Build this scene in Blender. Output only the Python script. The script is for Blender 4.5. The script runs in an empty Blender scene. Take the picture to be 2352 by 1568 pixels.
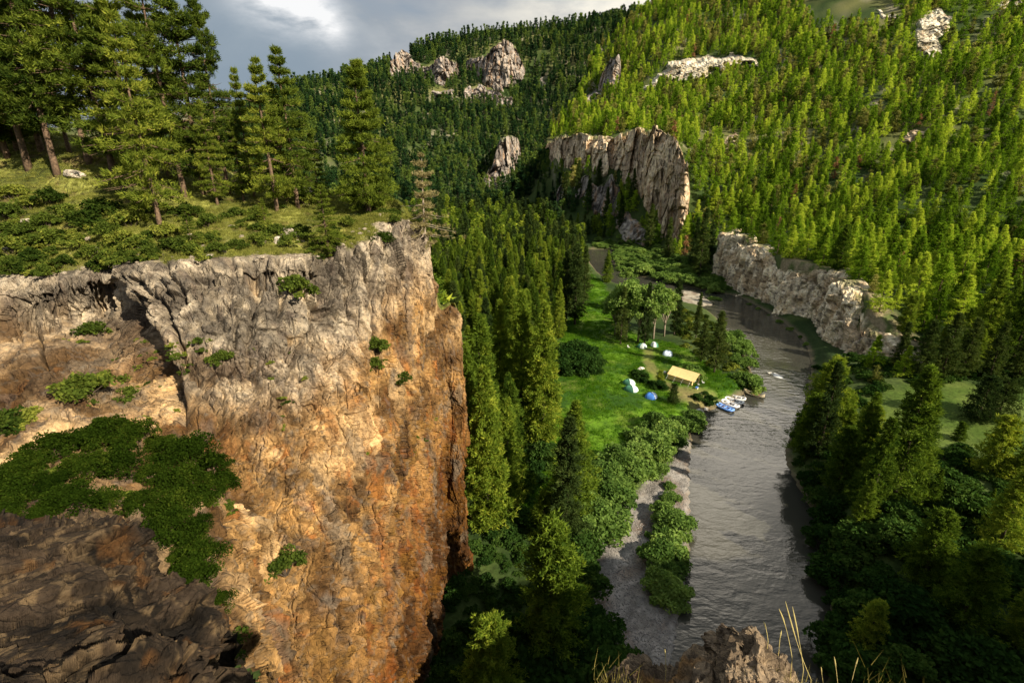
import bpy, math, random
import numpy as np
from mathutils import Vector
from mathutils.bvhtree import BVHTree
R = math.radians
SC = bpy.context.scene
COL = SC.collection
rng = np.random.default_rng(7)
random.seed(7)

# ------------------------------------------------------------------ camera
PITCH = R(20.0); CP, SP = math.cos(PITCH), math.sin(PITCH)
FPX = 1176.0                      # focal length in pixels of a 2352 px wide frame
CAMZ = 55.0
cam = bpy.data.cameras.new('camera'); cam_o = bpy.data.objects.new('camera', cam); COL.objects.link(cam_o)
cam.sensor_width = 36.0; cam.lens = 36.0*FPX/2352.0
cam.clip_start = 0.1; cam.clip_end = 6000
cam_o.location = (0, 0, CAMZ); cam_o.rotation_euler = (R(90)-PITCH, 0, 0)
SC.camera = cam_o

# ------------------------------------------------------------------ sun, sky, exposure
SUN_AZ = math.atan2(0.76, -0.65); SUN_EL = R(35)
sd = bpy.data.lights.new('sun', 'SUN'); sd.energy = 5.0; sd.angle = R(0.5); sd.color = (1.0, 0.86, 0.66)
so = bpy.data.objects.new('sun', sd); COL.objects.link(so)
sv = Vector((math.sin(SUN_AZ)*math.cos(SUN_EL), math.cos(SUN_AZ)*math.cos(SUN_EL), math.sin(SUN_EL)))
so.rotation_euler = sv.to_track_quat('Z', 'Y').to_euler(); so.location = (60, -110, 160)
SC.view_settings.view_transform = 'Standard'; SC.view_settings.look = 'None'
SC.view_settings.exposure = 0.85; SC.view_settings.gamma = 1.0
cy = SC.cycles
cy.max_bounces = 4; cy.diffuse_bounces = 2; cy.glossy_bounces = 2; cy.transmission_bounces = 2
cy.transparent_max_bounces = 4; cy.caustics_reflective = False; cy.caustics_refractive = False
cy.use_denoising = True; cy.use_adaptive_sampling = True; cy.adaptive_threshold = 0.02

class NT:
    """small helper for node trees"""
    def __init__(s, tree): s.t = tree; tree.nodes.clear()
    def n(s, typ, ins=None, **kw):
        nd = s.t.nodes.new(typ)
        for k, v in kw.items(): setattr(nd, k, v)
        for k, v in (ins or {}).items():
            if isinstance(v, bpy.types.NodeSocket): s.t.links.new(v, nd.inputs[k])
            else: nd.inputs[k].default_value = v
        return nd
    def ramp(s, fac, stops, interp='LINEAR'):
        nd = s.t.nodes.new('ShaderNodeValToRGB'); s.t.links.new(fac, nd.inputs[0])
        cr = nd.color_ramp; cr.interpolation = interp
        while len(cr.elements) < len(stops): cr.elements.new(0.5)
        for e, (p, c) in zip(cr.elements, stops):
            e.position = p; e.color = c if len(c) == 4 else (*c, 1)
        return nd.outputs[0]
    def mix(s, fac, a, b, mode='MIX'):
        nd = s.t.nodes.new('ShaderNodeMix'); nd.data_type = 'RGBA'; nd.blend_type = mode
        for idx, v in ((0, fac), (6, a), (7, b)):
            if isinstance(v, bpy.types.NodeSocket): s.t.links.new(v, nd.inputs[idx])
            else: nd.inputs[idx].default_value = v if idx == 0 or len(v) == 4 else (*v, 1)
        return nd.outputs[2]
    def math(s, op, a, b=None, c=None):
        nd = s.t.nodes.new('ShaderNodeMath'); nd.operation = op
        for i, v in enumerate((a, b, c)):
            if v is None: continue
            if isinstance(v, bpy.types.NodeSocket): s.t.links.new(v, nd.inputs[i])
            else: nd.inputs[i].default_value = v
        return nd.outputs[0]
    def vmath(s, op, a, b=None):
        nd = s.t.nodes.new('ShaderNodeVectorMath'); nd.operation = op
        for i, v in enumerate((a, b)):
            if v is None: continue
            if isinstance(v, bpy.types.NodeSocket): s.t.links.new(v, nd.inputs[i])
            else: nd.inputs[i].default_value = v
        return nd

def pix_dir(u, v):
    a = (u-1176)/FPX; b = (784-v)/FPX
    return np.array([a, CP+SP*b, -SP+CP*b])
def ndir(u, v):
    d = pix_dir(u, v); return tuple(d/np.linalg.norm(d))

world = bpy.data.worlds.new('World'); SC.world = world; world.use_nodes = True
w = NT(world.node_tree)
sky = w.n('ShaderNodeTexSky', sky_type='NISHITA'); sky.sun_disc = False
sky.sun_elevation = SUN_EL; sky.sun_rotation = SUN_AZ
tc = w.n('ShaderNodeTexCoord').outputs['Generated']
sep = w.n('ShaderNodeSeparateXYZ', {0: tc})
zz = w.math('ADD', w.math('MAXIMUM', sep.outputs[2], 0.0), 0.22)
px_ = w.math('DIVIDE', sep.outputs[0], zz); py_ = w.math('DIVIDE', sep.outputs[1], zz)
pc = w.n('ShaderNodeCombineXYZ', {0: px_, 1: py_, 2: 0.0}).outputs[0]
n1 = w.n('ShaderNodeTexNoise', {'Vector': pc, 'Scale': 1.1, 'Detail': 7.0, 'Roughness': 0.55, 'Distortion': 0.35}).outputs[0]
n2 = w.n('ShaderNodeTexNoise', {'Vector': pc, 'Scale': 4.2, 'Detail': 6.0, 'Roughness': 0.6}).outputs[0]
def blob(u, v, power):
    d = w.vmath('DOT_PRODUCT', w.vmath('NORMALIZE', tc).outputs[0], ndir(u, v)).outputs['Value']
    return w.math('POWER', w.math('MAXIMUM', d, 0.0), power)
# cloud base tone: slate cloud at the left, brighter to the right
tone = w.ramp(n1, [(0.30, (0.17, 0.21, 0.26)), (0.48, (0.30, 0.33, 0.37)), (0.62, (0.50, 0.51, 0.52)), (0.75, (0.78, 0.77, 0.74))])
dark = w.math('MINIMUM', w.math('MULTIPLY', blob(600, 150, 60), 1.0), 0.88)
tone = w.mix(dark, tone, (0.21, 0.275, 0.34))
streak = w.math('ADD', w.math('ADD', blob(655, -10, 1400), blob(712, 22, 2200)), w.math('ADD', blob(760, 58, 2600), blob(600, -45, 900)))
streak = w.math('MULTIPLY', streak, w.ramp(n2, [(0.32, (0.15,)*3), (0.6, (1, 1, 1))]))
tone = w.mix(w.math('MINIMUM', streak, 0.9), tone, (0.86, 0.86, 0.86))
hid = w.vmath('DOT_PRODUCT', w.vmath('NORMALIZE', tc).outputs[0], tuple(Vector((.37, .78, .52)).normalized())).outputs['Value']  # bright patch added in the unseen sky, for sheen on the river
hid = w.math('POWER', w.math('MAXIMUM', hid, 0.0), 40)
tone = w.mix(w.math('MULTIPLY', hid, w.ramp(n2, [(0.35, (0.35,)*3), (0.6, (1, 1, 1))])), tone, (5.2, 4.7, 3.9))
warm = w.math('MULTIPLY', blob(1480, 10, 35), w.ramp(n2, [(0.36, (0.4,)*3), (0.62, (1, 1, 1))]))
tone = w.mix(w.math('MINIMUM', warm, 0.95), tone, (0.92, 0.86, 0.72))
cov = w.ramp(n1, [(0.25, (0.8,)*3), (0.5, (1, 1, 1))])
bg1 = w.n('ShaderNodeBackground', {'Color': sky.outputs[0], 'Strength': 0.10}).outputs[0]
bg2 = w.n('ShaderNodeBackground', {'Color': tone, 'Strength': 0.66}).outputs[0]
ms = w.n('ShaderNodeMixShader', {0: cov, 1: bg1, 2: bg2}).outputs[0]
w.n('ShaderNodeOutputWorld', {'Surface': ms})

# ------------------------------------------------------------------ projection helpers
def W(u, v, d): return np.array([0, 0, CAMZ]) + pix_dir(u, v)*d
def GP(u, v, z=0.0):
    dr = pix_dir(u, v); return np.array([0, 0, CAMZ]) + dr*((z-CAMZ)/dr[2])
def project(P):
    P = np.asarray(P, float); X = P[..., 0]; Y = P[..., 1]; Z = P[..., 2]-CAMZ
    f = Y*CP - Z*SP; up = Z*CP + Y*SP
    f = np.where(f < 0.01, 0.01, f)
    return 1176+FPX*X/f, 784-FPX*up/f, f
def top_z(Y, v):
    b = (784-v)/FPX
    return CAMZ + Y*(b*CP-SP)/(CP+b*SP)

# ------------------------------------------------------------------ noise (numpy)
def _h(ix, iy, iz, seed):
    h = (ix.astype(np.uint32)*np.uint32(374761393) + iy.astype(np.uint32)*np.uint32(668265263)
         + iz.astype(np.uint32)*np.uint32(2147483647 & 0x5bd1e995) + np.uint32((seed*2654435761) & 0xffffffff))
    h ^= h >> np.uint32(13); h *= np.uint32(1274126177); h ^= h >> np.uint32(16)
    h *= np.uint32(2246822519); h ^= h >> np.uint32(13)
    return h.astype(np.float64)/4294967295.0
def vnoise(P, seed=0):
    i = np.floor(P).astype(np.int64); f = P-i; f = f*f*(3-2*f)
    r = 0
    for dx in (0, 1):
        wx = f[:, 0] if dx else 1-f[:, 0]
        for dy in (0, 1):
            wy = f[:, 1] if dy else 1-f[:, 1]
            for dz in (0, 1):
                wz = f[:, 2] if dz else 1-f[:, 2]
                r = r + wx*wy*wz*_h(i[:, 0]+dx, i[:, 1]+dy, i[:, 2]+dz, seed)
    return r*2-1
def fbm(P, octv=4, seed=0, gain=0.5):
    r = 0; a = 1; t = 0; P = np.array(P, float)
    for k in range(octv):
        r = r + a*vnoise(P, seed+k*17); t += a; a *= gain; P = P*2.03+11.7
    return r/t
def ridged(P, octv=4, seed=0):
    r = 0; a = 1; t = 0; P = np.array(P, float)
    for k in range(octv):
        r = r + a*(1-np.abs(vnoise(P, seed+k*17))*2); t += a; a *= .5; P = P*2.1+5.3
    return r/t
def voronoi(P, seed=0):
    i = np.floor(P).astype(np.int64); n = len(P)
    f1 = np.full(n, 9.0); f2 = np.full(n, 9.0); cid = np.zeros(n)
    for dx in (-1, 0, 1):
        for dy in (-1, 0, 1):
            for dz in (-1, 0, 1):
                c = (i[:, 0]+dx, i[:, 1]+dy, i[:, 2]+dz)
                q = np.stack([c[0]+_h(*c, seed), c[1]+_h(*c, seed+1), c[2]+_h(*c, seed+2)], 1)
                d = np.sqrt(((q-P)**2).sum(1)); hid = _h(*c, seed+3)
                m1 = d < f1
                f2 = np.where(m1, f1, np.minimum(f2, d)); cid = np.where(m1, hid, cid); f1 = np.where(m1, d, f1)
    return f1, f2, cid
def facets(P, seed, tilt=1.0):
    """broken rock: every cell is a plane of its own tilt; returns relief, gap, cell id"""
    i = np.floor(P).astype(np.int64); n = len(P)
    f1 = np.full(n, 9.0); f2 = np.full(n, 9.0); cid = np.zeros(n); dl = np.zeros((n, 3))
    for dx in (-1, 0, 1):
        for dy in (-1, 0, 1):
            for dz in (-1, 0, 1):
                c = (i[:, 0]+dx, i[:, 1]+dy, i[:, 2]+dz)
                q = P-np.stack([c[0]+_h(*c, seed), c[1]+_h(*c, seed+1), c[2]+_h(*c, seed+2)], 1)
                d = np.sqrt((q**2).sum(1)); m1 = d < f1
                f2 = np.where(m1, f1, np.minimum(f2, d)); cid = np.where(m1, _h(*c, seed+3), cid); dl = np.where(m1[:, None], q, dl); f1 = np.where(m1, d, f1)
    tv_ = np.stack([(cid*97.13) % 1, (cid*523.7) % 1, (cid*1931.3) % 1], 1)-.5
    return (cid-.5)+(dl*tv_).sum(1)*tilt*1.6, f2-f1, cid
def slabs(P, seed, n=3.0, edge=.12, octv=3):
    """flat plates that end in crisp broken edges"""
    t = (fbm(P, octv, seed)*.5+.5)*n*2; f = t-np.floor(t)
    return (np.floor(t)+np.clip((f-(1-edge))/edge, 0, 1)+f*.18)/n-1
def sstep(a, b, x):
    t = np.clip((x-a)/(b-a), 0, 1); return t*t*(3-2*t)
def lerp(a, b, t): return a+(b-a)*t
def V2(x, y): return np.stack([x, y, np.zeros_like(x)], 1)

# ------------------------------------------------------------------ mesh helpers
def mesh_np(name, verts, faces, mats=(), col=None, smooth=False, mat_idx=None):
    """faces: (n,3) or (n,4) int array, or list of lists"""
    me = bpy.data.meshes.new(name)
    verts = np.asarray(verts, np.float32)
    if isinstance(faces, np.ndarray):
        k = faces.shape[1]; nf = len(faces)
        me.vertices.add(len(verts)); me.vertices.foreach_set('co', verts.ravel())
        me.loops.add(nf*k); me.loops.foreach_set('vertex_index', faces.astype(np.int32).ravel())
        me.polygons.add(nf); me.polygons.foreach_set('loop_start', np.arange(0, nf*k, k, dtype=np.int32))
        me.update(calc_edges=True)
    else:
        me.from_pydata(verts.tolist(), [], faces); me.update()
    for m in mats: me.materials.append(m)
    if mat_idx is not None: me.polygons.foreach_set('material_index', np.asarray(mat_idx, np.int32))
    if col is not None:
        at = me.color_attributes.new('Col', 'FLOAT_COLOR', 'POINT')
        c4 = np.ones((len(verts), 4), np.float32); c4[:, :3] = col
        at.data.foreach_set('color', c4.ravel())
    me.polygons.foreach_set('use_smooth', np.full(len(me.polygons), smooth, bool))
    return me
def tag(o, label=None, cat=None, group=None, kind=None):
    if label: o['label'] = label
    if cat: o['category'] = cat
    if group: o['group'] = group
    if kind: o['kind'] = kind
    return o
def link(name, me, parent=None, loc=None, rot=None, scale=None):
    o = bpy.data.objects.new(name, me); COL.objects.link(o)
    if parent: o.parent = parent
    if loc is not None: o.location = loc
    if rot is not None: o.rotation_euler = rot
    if scale is not None: o.scale = scale
    return o
def grid_faces(nr, nc):
    r, c = np.meshgrid(np.arange(nr-1), np.arange(nc-1), indexing='ij')
    a = (r*nc+c).ravel()
    return np.stack([a, a+1, a+nc+1, a+nc], 1)
class Geo:
    """collects simple solids into one mesh"""
    def __init__(s): s.v = []; s.f = []; s.m = []; s.cur = 0
    def add(s, vs, fs):
        b = len(s.v); s.v += [tuple(map(float, p)) for p in vs]
        for f in fs: s.f.append([b+i for i in f]); s.m.append(s.cur)
    def box(s, x0, x1, y0, y1, z0, z1):
        s.add([(x, y, z) for z in (z0, z1) for y in (y0, y1) for x in (x0, x1)],
              [(0, 2, 3, 1), (4, 5, 7, 6), (0, 1, 5, 4), (2, 6, 7, 3), (0, 4, 6, 2), (1, 3, 7, 5)])
    def tube(s, pts, radii, n=8, closed=False, cap=True):
        pts = [Vector(p) for p in pts]; m = len(pts)
        if not hasattr(radii, '__len__'): radii = [radii]*m
        rings = []
        up = Vector((0, 0, 1))
        for i, p in enumerate(pts):
            t = (pts[(i+1) % m]-pts[i-1]) if closed else (pts[min(i+1, m-1)]-pts[max(i-1, 0)])
            t.normalize()
            ref = up if abs(t.z) < 0.95 else Vector((1, 0, 0))
            a = t.cross(ref).normalized(); b = t.cross(a).normalized()
            rings.append([p+(a*math.cos(2*math.pi*k/n)+b*math.sin(2*math.pi*k/n))*radii[i] for k in range(n)])
        vs = [q for r in rings for q in r]; fs = []
        for i in range(m if closed else m-1):
            j = (i+1) % m
            for k in range(n):
                fs.append((i*n+k, i*n+(k+1) % n, j*n+(k+1) % n, j*n+k))
        if cap and not closed:
            fs.append(tuple(range(n))[::-1]); fs.append(tuple((m-1)*n+k for k in range(n)))
        s.add(vs, fs)
    def mesh(s, name, mats, smooth=False):
        me = bpy.data.meshes.new(name); me.from_pydata(s.v, [], s.f); me.update()
        for m in (mats if isinstance(mats, (list, tuple)) else [mats]): me.materials.append(m)
        me.polygons.foreach_set('material_index', np.array(s.m, np.int32))
        me.polygons.foreach_set('use_smooth', np.full(len(me.polygons), smooth, bool))
        return me

# ------------------------------------------------------------------ materials
def base_mat(name):
    m = bpy.data.materials.new(name); m.use_nodes = True
    return m, NT(m.node_tree)
def plain(name, c, rough=0.8, noise=0.15, scale=6.0, metal=0.0):
    m, t = base_mat(name)
    co = t.n('ShaderNodeTexCoord').outputs['Object']
    n = t.n('ShaderNodeTexNoise', {'Vector': co, 'Scale': scale, 'Detail': 4.0}).outputs[0]
    c2 = tuple(max(0, x*(1-noise*2)) for x in c); c3 = tuple(min(1, x*(1+noise)) for x in c)
    col = t.ramp(n, [(0.3, c2), (0.7, c3)])
    b = t.n('ShaderNodeBsdfPrincipled', {'Base Color': col, 'Roughness': rough, 'Metallic': metal})
    b.inputs['Specular IOR Level'].default_value = 0.3
    t.n('ShaderNodeOutputMaterial', {'Surface': b.outputs[0]})
    return m
def painted(name, fine=12.0, amt=0.45, bump=0.35, bscale=3.0, bdist=0.15, rough=0.9, spec=0.15):
    """rock or soil whose mineral / plant cover colour is stored on the mesh, broken up by fine noise"""
    m, t = base_mat(name)
    co = t.n('ShaderNodeTexCoord').outputs['Object']
    at = t.n('ShaderNodeAttribute', attribute_name='Col').outputs['Color']
    n = t.n('ShaderNodeTexNoise', {'Vector': co, 'Scale': fine, 'Detail': 6.0, 'Roughness': 0.7}).outputs[0]
    f = t.ramp(n, [(0.30, (1-amt,)*3), (0.52, (1, 1, 1)), (0.72, (1+amt*0.6,)*3)])
    col = t.mix(1.0, at, f, 'MULTIPLY')
    nb = t.n('ShaderNodeTexNoise', {'Vector': co, 'Scale': bscale, 'Detail': 9.0, 'Roughness': 0.68}).outputs[0]
    bp = t.n('ShaderNodeBump', {'Height': nb, 'Strength': bump, 'Distance': bdist}).outputs[0]
    b = t.n('ShaderNodeBsdfPrincipled', {'Base Color': col, 'Roughness': rough, 'Normal': bp})
    b.inputs['Specular IOR Level'].default_value = spec
    t.n('ShaderNodeOutputMaterial', {'Surface': b.outputs[0]})
    return m
def fractured(name, fine, cr, amt=.5, bump=.7, bd=.2, stretch=.3):
    """limestone: stored mineral colour, gritty variation, and sharp fracture lines in relief"""
    m, t = base_mat(name)
    co = t.n('ShaderNodeTexCoord').outputs['Object']
    at = t.n('ShaderNodeAttribute', attribute_name='Col').outputs['Color']
    n = t.n('ShaderNodeTexNoise', {'Vector': co, 'Scale': fine, 'Detail': 8.0, 'Roughness': 0.75}).outputs[0]
    f = t.ramp(n, [(0.30, (1-amt,)*3), (0.50, (1, 1, 1)), (0.70, (1+amt*0.8,)*3)])
    na = t.n('ShaderNodeTexNoise', {'Vector': t.n('ShaderNodeMapping', {'Vector': co, 'Scale': (1, 1, stretch)}).outputs[0], 'Scale': cr*1.3, 'Detail': 5.0, 'Roughness': 0.7}).outputs[0]
    f2 = t.ramp(na, [(0.34, (.55, .52, .50)), (0.48, (1, 1, 1)), (0.68, (1.25, 1.2, 1.1))])
    col = t.mix(1.0, t.mix(1.0, at, f, 'MULTIPLY'), f2, 'MULTIPLY')
    wob = t.n('ShaderNodeTexNoise', {'Vector': co, 'Scale': cr*2.0, 'Detail': 3.0}).outputs['Color']
    cw = t.n('ShaderNodeMix', data_type='VECTOR'); t.t.links.new(co, cw.inputs[4]); cw.inputs[0].default_value = 1.0
    vadd = t.vmath('ADD', co, t.vmath('SCALE', wob).outputs[0]).outputs[0]
    vadd.node.inputs[1].links[0].from_node.inputs['Scale'].default_value = .35/cr
    t.t.nodes.remove(cw)
    hs = None
    for k, sc in enumerate((cr, cr*2.7)):
        v = t.n('ShaderNodeTexVoronoi', {'Vector': t.n('ShaderNodeMapping', {'Vector': vadd, 'Scale': (1, 1, stretch if k == 0 else .6)}).outputs[0], 'Scale': sc}, feature='DISTANCE_TO_EDGE').outputs['Distance']
        h = t.math('MULTIPLY', t.math('MINIMUM', t.math('MULTIPLY', v, 14.0), 1.0), .8/(1+1.6*k)); hs = h if hs is None else t.math('ADD', hs, h)
    nb = t.n('ShaderNodeTexNoise', {'Vector': co, 'Scale': fine*.8, 'Detail': 9.0, 'Roughness': 0.72}).outputs[0]
    bp = t.n('ShaderNodeBump', {'Height': t.math('ADD', hs, t.math('MULTIPLY', nb, 1.6)), 'Strength': bump, 'Distance': bd}).outputs[0]
    b = t.n('ShaderNodeBsdfPrincipled', {'Base Color': col, 'Roughness': .92, 'Normal': bp}); b.inputs['Specular IOR Level'].default_value = .15
    t.n('ShaderNodeOutputMaterial', {'Surface': b.outputs[0]})
    return m
def foliage(name, c1, c2, c3=None, trans=0.35, nscale=0.5, vary=0.5):
    """leaf colour varies from clump to clump and from plant to plant"""
    m, t = base_mat(name)
    oi = t.n('ShaderNodeObjectInfo')
    g = t.n('ShaderNodeNewGeometry')
    co = t.n('ShaderNodeTexCoord').outputs['Object']
    n = t.n('ShaderNodeTexNoise', {'Vector': co, 'Scale': nscale, 'Detail': 3.0, 'Roughness': 0.6}).outputs[0]
    a = t.math('ADD', t.math('MULTIPLY', n, 1.1), t.math('MULTIPLY', oi.outputs['Random'], vary))
    a = t.math('ADD', a, t.math('MULTIPLY', g.outputs['Random Per Island'], 0.35))
    a = t.math('SUBTRACT', a, 0.3+vary*0.35)
    stops = [(0.12, c1), (0.6, c2)] + ([(0.95, c3)] if c3 else [])
    col = t.ramp(a, stops)
    d = t.n('ShaderNodeBsdfDiffuse', {'Color': col}).outputs[0]
    tr = t.n('ShaderNodeBsdfTranslucent', {'Color': t.mix(1.0, col, (1.15, 1.2, 0.7), 'MULTIPLY')}).outputs[0]
    mx = t.n('ShaderNodeMixShader', {0: trans, 1: d, 2: tr}).outputs[0]
    t.n('ShaderNodeOutputMaterial', {'Surface': mx})
    return m

# ------------------------------------------------------------------ river outline (water level z = 0)
LB = [(1330, 572), (1352, 600), (1385, 640), (1450, 668), (1545, 690), (1600, 700), (1640, 722), (1672, 760), (1712, 810), (1728, 860),
      (1735, 900), (1700, 922), (1640, 940), (1598, 950), (1588, 985), (1572, 1030), (1545, 1090), (1500, 1150), (1470, 1230),
      (1478, 1330), (1450, 1400), (1436, 1500), (1420, 1600)]
LB = [(1330, 572), (1352, 600), (1385, 640), (1450, 668), (1545, 690), (1600, 700), (1640, 722), (1672, 760), (1712, 810), (1728, 860),
      (1738, 896), (1712, 903), (1690, 914), (1664, 926), (1640, 940), (1598, 950), (1590, 985), (1580, 1030), (1576, 1090), (1578, 1200),
      (1572, 1300), (1556, 1390), (1540, 1480), (1515, 1600)]
RB = [(1425, 573), (1400, 592), (1412, 612), (1470, 636), (1560, 655), (1640, 672), (1690, 678), (1745, 705), (1800, 740), (1838, 772), (1856, 800),
      (1864, 840), (1860, 880), (1845, 940), (1822, 985), (1800, 1040), (1812, 1080), (1840, 1130), (1878, 1190), (1885, 1240),
      (1900, 1320), (1912, 1420), (1920, 1600)]
riv = np.array([GP(u, v)[:2] for u, v in LB] + [GP(u, v)[:2] for u, v in RB][::-1])
def poly_sd(poly, x, y):
    """signed distance to a polygon, negative inside"""
    n = len(poly); best = np.full(x.shape, 1e9); ins = np.zeros(x.shape, bool)
    for i in range(n):
        a = poly[i]; b = poly[(i+1) % n]; e = b-a; L = max(e@e, 1e-9)
        t = np.clip(((x-a[0])*e[0]+(y-a[1])*e[1])/L, 0, 1)
        d = np.hypot(x-a[0]-t*e[0], y-a[1]-t*e[1]); best = np.minimum(best, d)
        if a[1] != b[1]:
            c = ((a[1] > y) != (b[1] > y)) & (x < (b[0]-a[0])*(y-a[1])/(b[1]-a[1])+a[0])
            ins ^= c
    return np.where(ins, -best, best)
def smooth_poly(poly, k=3):
    out = poly
    for _ in range(k):
        n = len(out); q = []
        for i in range(n):
            a = out[i]; b = out[(i+1) % n]; q += [a*.75+b*.25, a*.25+b*.75]
        out = np.array(q)
    return out
riv_s = smooth_poly(riv, 1)
# far continuation upstream behind the forest
gravel = smooth_poly(np.array([GP(u, v, 0.3)[:2] for u, v in [(1578, 1000), (1568, 1022), (1530, 1075), (1470, 1120), (1420, 1165), (1385, 1215), (1370, 1280), (1362, 1350),
                    (1382, 1430), (1420, 1500), (1450, 1600), (1520, 1600), (1548, 1480), (1565, 1390), (1578, 1300), (1584, 1200), (1582, 1090), (1586, 1030)]]), 1)
bar2 = smooth_poly(np.array([GP(u, v, 0.3)[:2] for u, v in [(1545, 665), (1600, 668), (1625, 685), (1645, 700), (1600, 702), (1560, 690)]]), 1)
path1 = [GP(u, v, 2)[:2] for u, v in [(1492, 800), (1488, 820), (1496, 845), (1515, 866), (1545, 892), (1580, 905), (1610, 915), (1650, 930)]]
camp = smooth_poly(np.array([GP(u, v, 2)[:2] for u, v in [(1535, 880), (1570, 885), (1625, 888), (1665, 915), (1655, 938), (1610, 945), (1570, 925), (1545, 905)]]), 1)
meadow = smooth_poly(np.array([GP(u, v, 2)[:2] for u, v in [(1350, 620), (1395, 660), (1400, 720), (1440, 760), (1560, 790), (1640, 850), (1700, 880), (1735, 905), (1690, 925), (1600, 945), (1560, 970), (1450, 1010),
                    (1380, 1060), (1300, 1130), (1240, 1180), (1200, 1200), (1230, 1080), (1270, 980), (1270, 850), (1290, 760), (1340, 700)]]), 2)
terrace = smooth_poly(np.array([GP(u, v, 7)[:2] for u, v in [(1960, 905), (2100, 880), (2360, 885), (2500, 900), (2600, 1000), (2380, 1060), (2250, 1010), (2120, 1020), (2040, 990)]]), 1)

# ------------------------------------------------------------------ terrain height
def cliff_x(y):   # line of the riverside cliff on the right bank
    ys = [105, 122, 128, 140, 152, 163, 178, 195, 212, 230, 244, 256]
    xs = [108, 104, 99.5, 97, 100, 104, 101.5, 99, 98, 97, 97.5, 110]
    return np.interp(y, ys, xs)
def cliff_h(y):
    return np.interp(y, [104, 118, 126, 134, 143, 160, 180, 200, 225, 243, 258, 275], [0, 3, 6, 10, 16, 17, 17, 17, 18.5, 19, 10, 0])
def stepf(x, y): return cliff_h(y)*sstep(0.5, 5.0, x-cliff_x(y))
CTRL = []
def cp(u, v, d=None, z=None):
    CTRL.append(tuple(W(u, v, d) if d else GP(u, v, z)))
for u, v in [(1300, 1480), (1250, 1250), (1300, 1050), (1400, 880), (1500, 950), (1400, 700), (1600, 850), (1350, 1400), (1150, 1200), (1200, 900), (1100, 900), (1150, 700), (1620, 780), (1450, 1150)]: cp(u, v, z=1.7)
for u, v in [(1500, 600), (1350, 600), (1480, 570), (1560, 620), (1250, 600), (1100, 620)]: cp(u, v, z=2.0)
for u, v in [(1350, 545), (1200, 545), (1050, 560), (1450, 560)]: cp(u, v, z=3.0)
for u, v in [(1100, 505), (1250, 505), (1000, 520)]: cp(u, v, z=6)
for u, v in [(1545, 585)]: cp(u, v, z=4.0)
for u, v in [(2150, 950), (2352, 1000), (2352, 1200), (2100, 1200), (2000, 1150), (2250, 1400), (2000, 1500), (2352, 930)]: cp(u, v, z=6.5)
for u, v in [(1900, 1080), (1960, 1200), (1960, 950), (2000, 1400)]: cp(u, v, z=4.0)
for u, v in [(2050, 870), (2352, 880), (2200, 880)]: cp(u, v, z=8)
# right hillside
cp(2352, 760, 135); cp(2150, 760, 142); cp(2352, 600, 172); cp(2352, 400, 225); cp(2352, 200, 300); cp(2352, 0, 400); cp(2700, 500, 200); cp(2700, 100, 330)
cp(2150, 600, 190); cp(2150, 400, 250); cp(2150, 200, 330); cp(2150, 0, 430); cp(2000, 500, 232); cp(1960, 640, 160)
cp(1800, 470, 285); cp(1800, 400, 315); cp(1800, 200, 420); cp(1800, 50, 520); cp(1700, 560, 250); cp(1900, 600, 185); cp(1900, 300, 335)
cp(1620, 400, 330); cp(1640, 560, 262); cp(1620, 300, 385); cp(1620, 200, 460); cp(1640, 70, 570); cp(2000, -150, 600); cp(2400, -200, 560)
cp(1560, 12, 640); cp(1450, 45, 720); cp(1300, 62, 840); cp(1200, 58, 860); cp(1090, 72, 860); cp(1000, 98, 850); cp(900, 148, 800); cp(800, 172, 760); cp(720, 195, 730); cp(600, 225, 720); cp(450, 260, 700); cp(250, 280, 680)
# between
cp(1520, 330, 318); cp(1400, 330, 365); cp(1300, 340, 420); cp(1300, 450, 370); cp(1480, 520, 318); cp(1400, 490, 345); cp(1200, 450, 450); cp(1200, 400, 490); cp(1200, 300, 600); cp(1200, 200, 715)
cp(1050, 300, 590); cp(1050, 430, 450); cp(1000, 200, 710); cp(800, 300, 560); cp(800, 450, 430); cp(600, 400, 470); cp(1400, 200, 590); cp(1400, 100, 690); cp(1500, 200, 520); cp(1500, 120, 570)
cp(400, 400, 470)
for xyz in [(-60, 110, 4), (-60, 200, 6), (-160, 150, 12), (-160, 300, 14), (-30, 60, 2), (-60, 20, 2), (-10, 35, 1.5), (40, 30, -.2), (40, 0, 0), (80, 20, 6), (140, 30, 10), (220, 100, 25), (320, 60, 50), (-300, 300, 40), (-400, 0, 60), (0, -60, 10), (200, -100, 20), (-200, -100, 30), (450, -100, 80), (560, 200, 130), (700, 500, 230),
            (0, 1150, 210), (300, 1100, 240), (600, 900, 260), (-400, 900, 90), (-600, 500, 70), (-200, 1500, 120), (600, 1500, 180), (1100, 1000, 230), (1100, 200, 200)]: CTRL.append(xyz)
CTRL = np.array(CTRL)
def _phi(r): return np.sqrt(r*r+225.0)
_d = np.hypot(CTRL[:, None, 0]-CTRL[None, :, 0], CTRL[:, None, 1]-CTRL[None, :, 1])
_z = CTRL[:, 2]-stepf(CTRL[:, 0], CTRL[:, 1])
_n = len(CTRL); A = np.zeros((_n+1, _n+1)); A[:_n, :_n] = _phi(_d)-np.eye(_n)*2.5; A[:_n, _n] = 1; A[_n, :_n] = 1
_w = np.linalg.solve(A, np.append(_z, 0))
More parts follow.
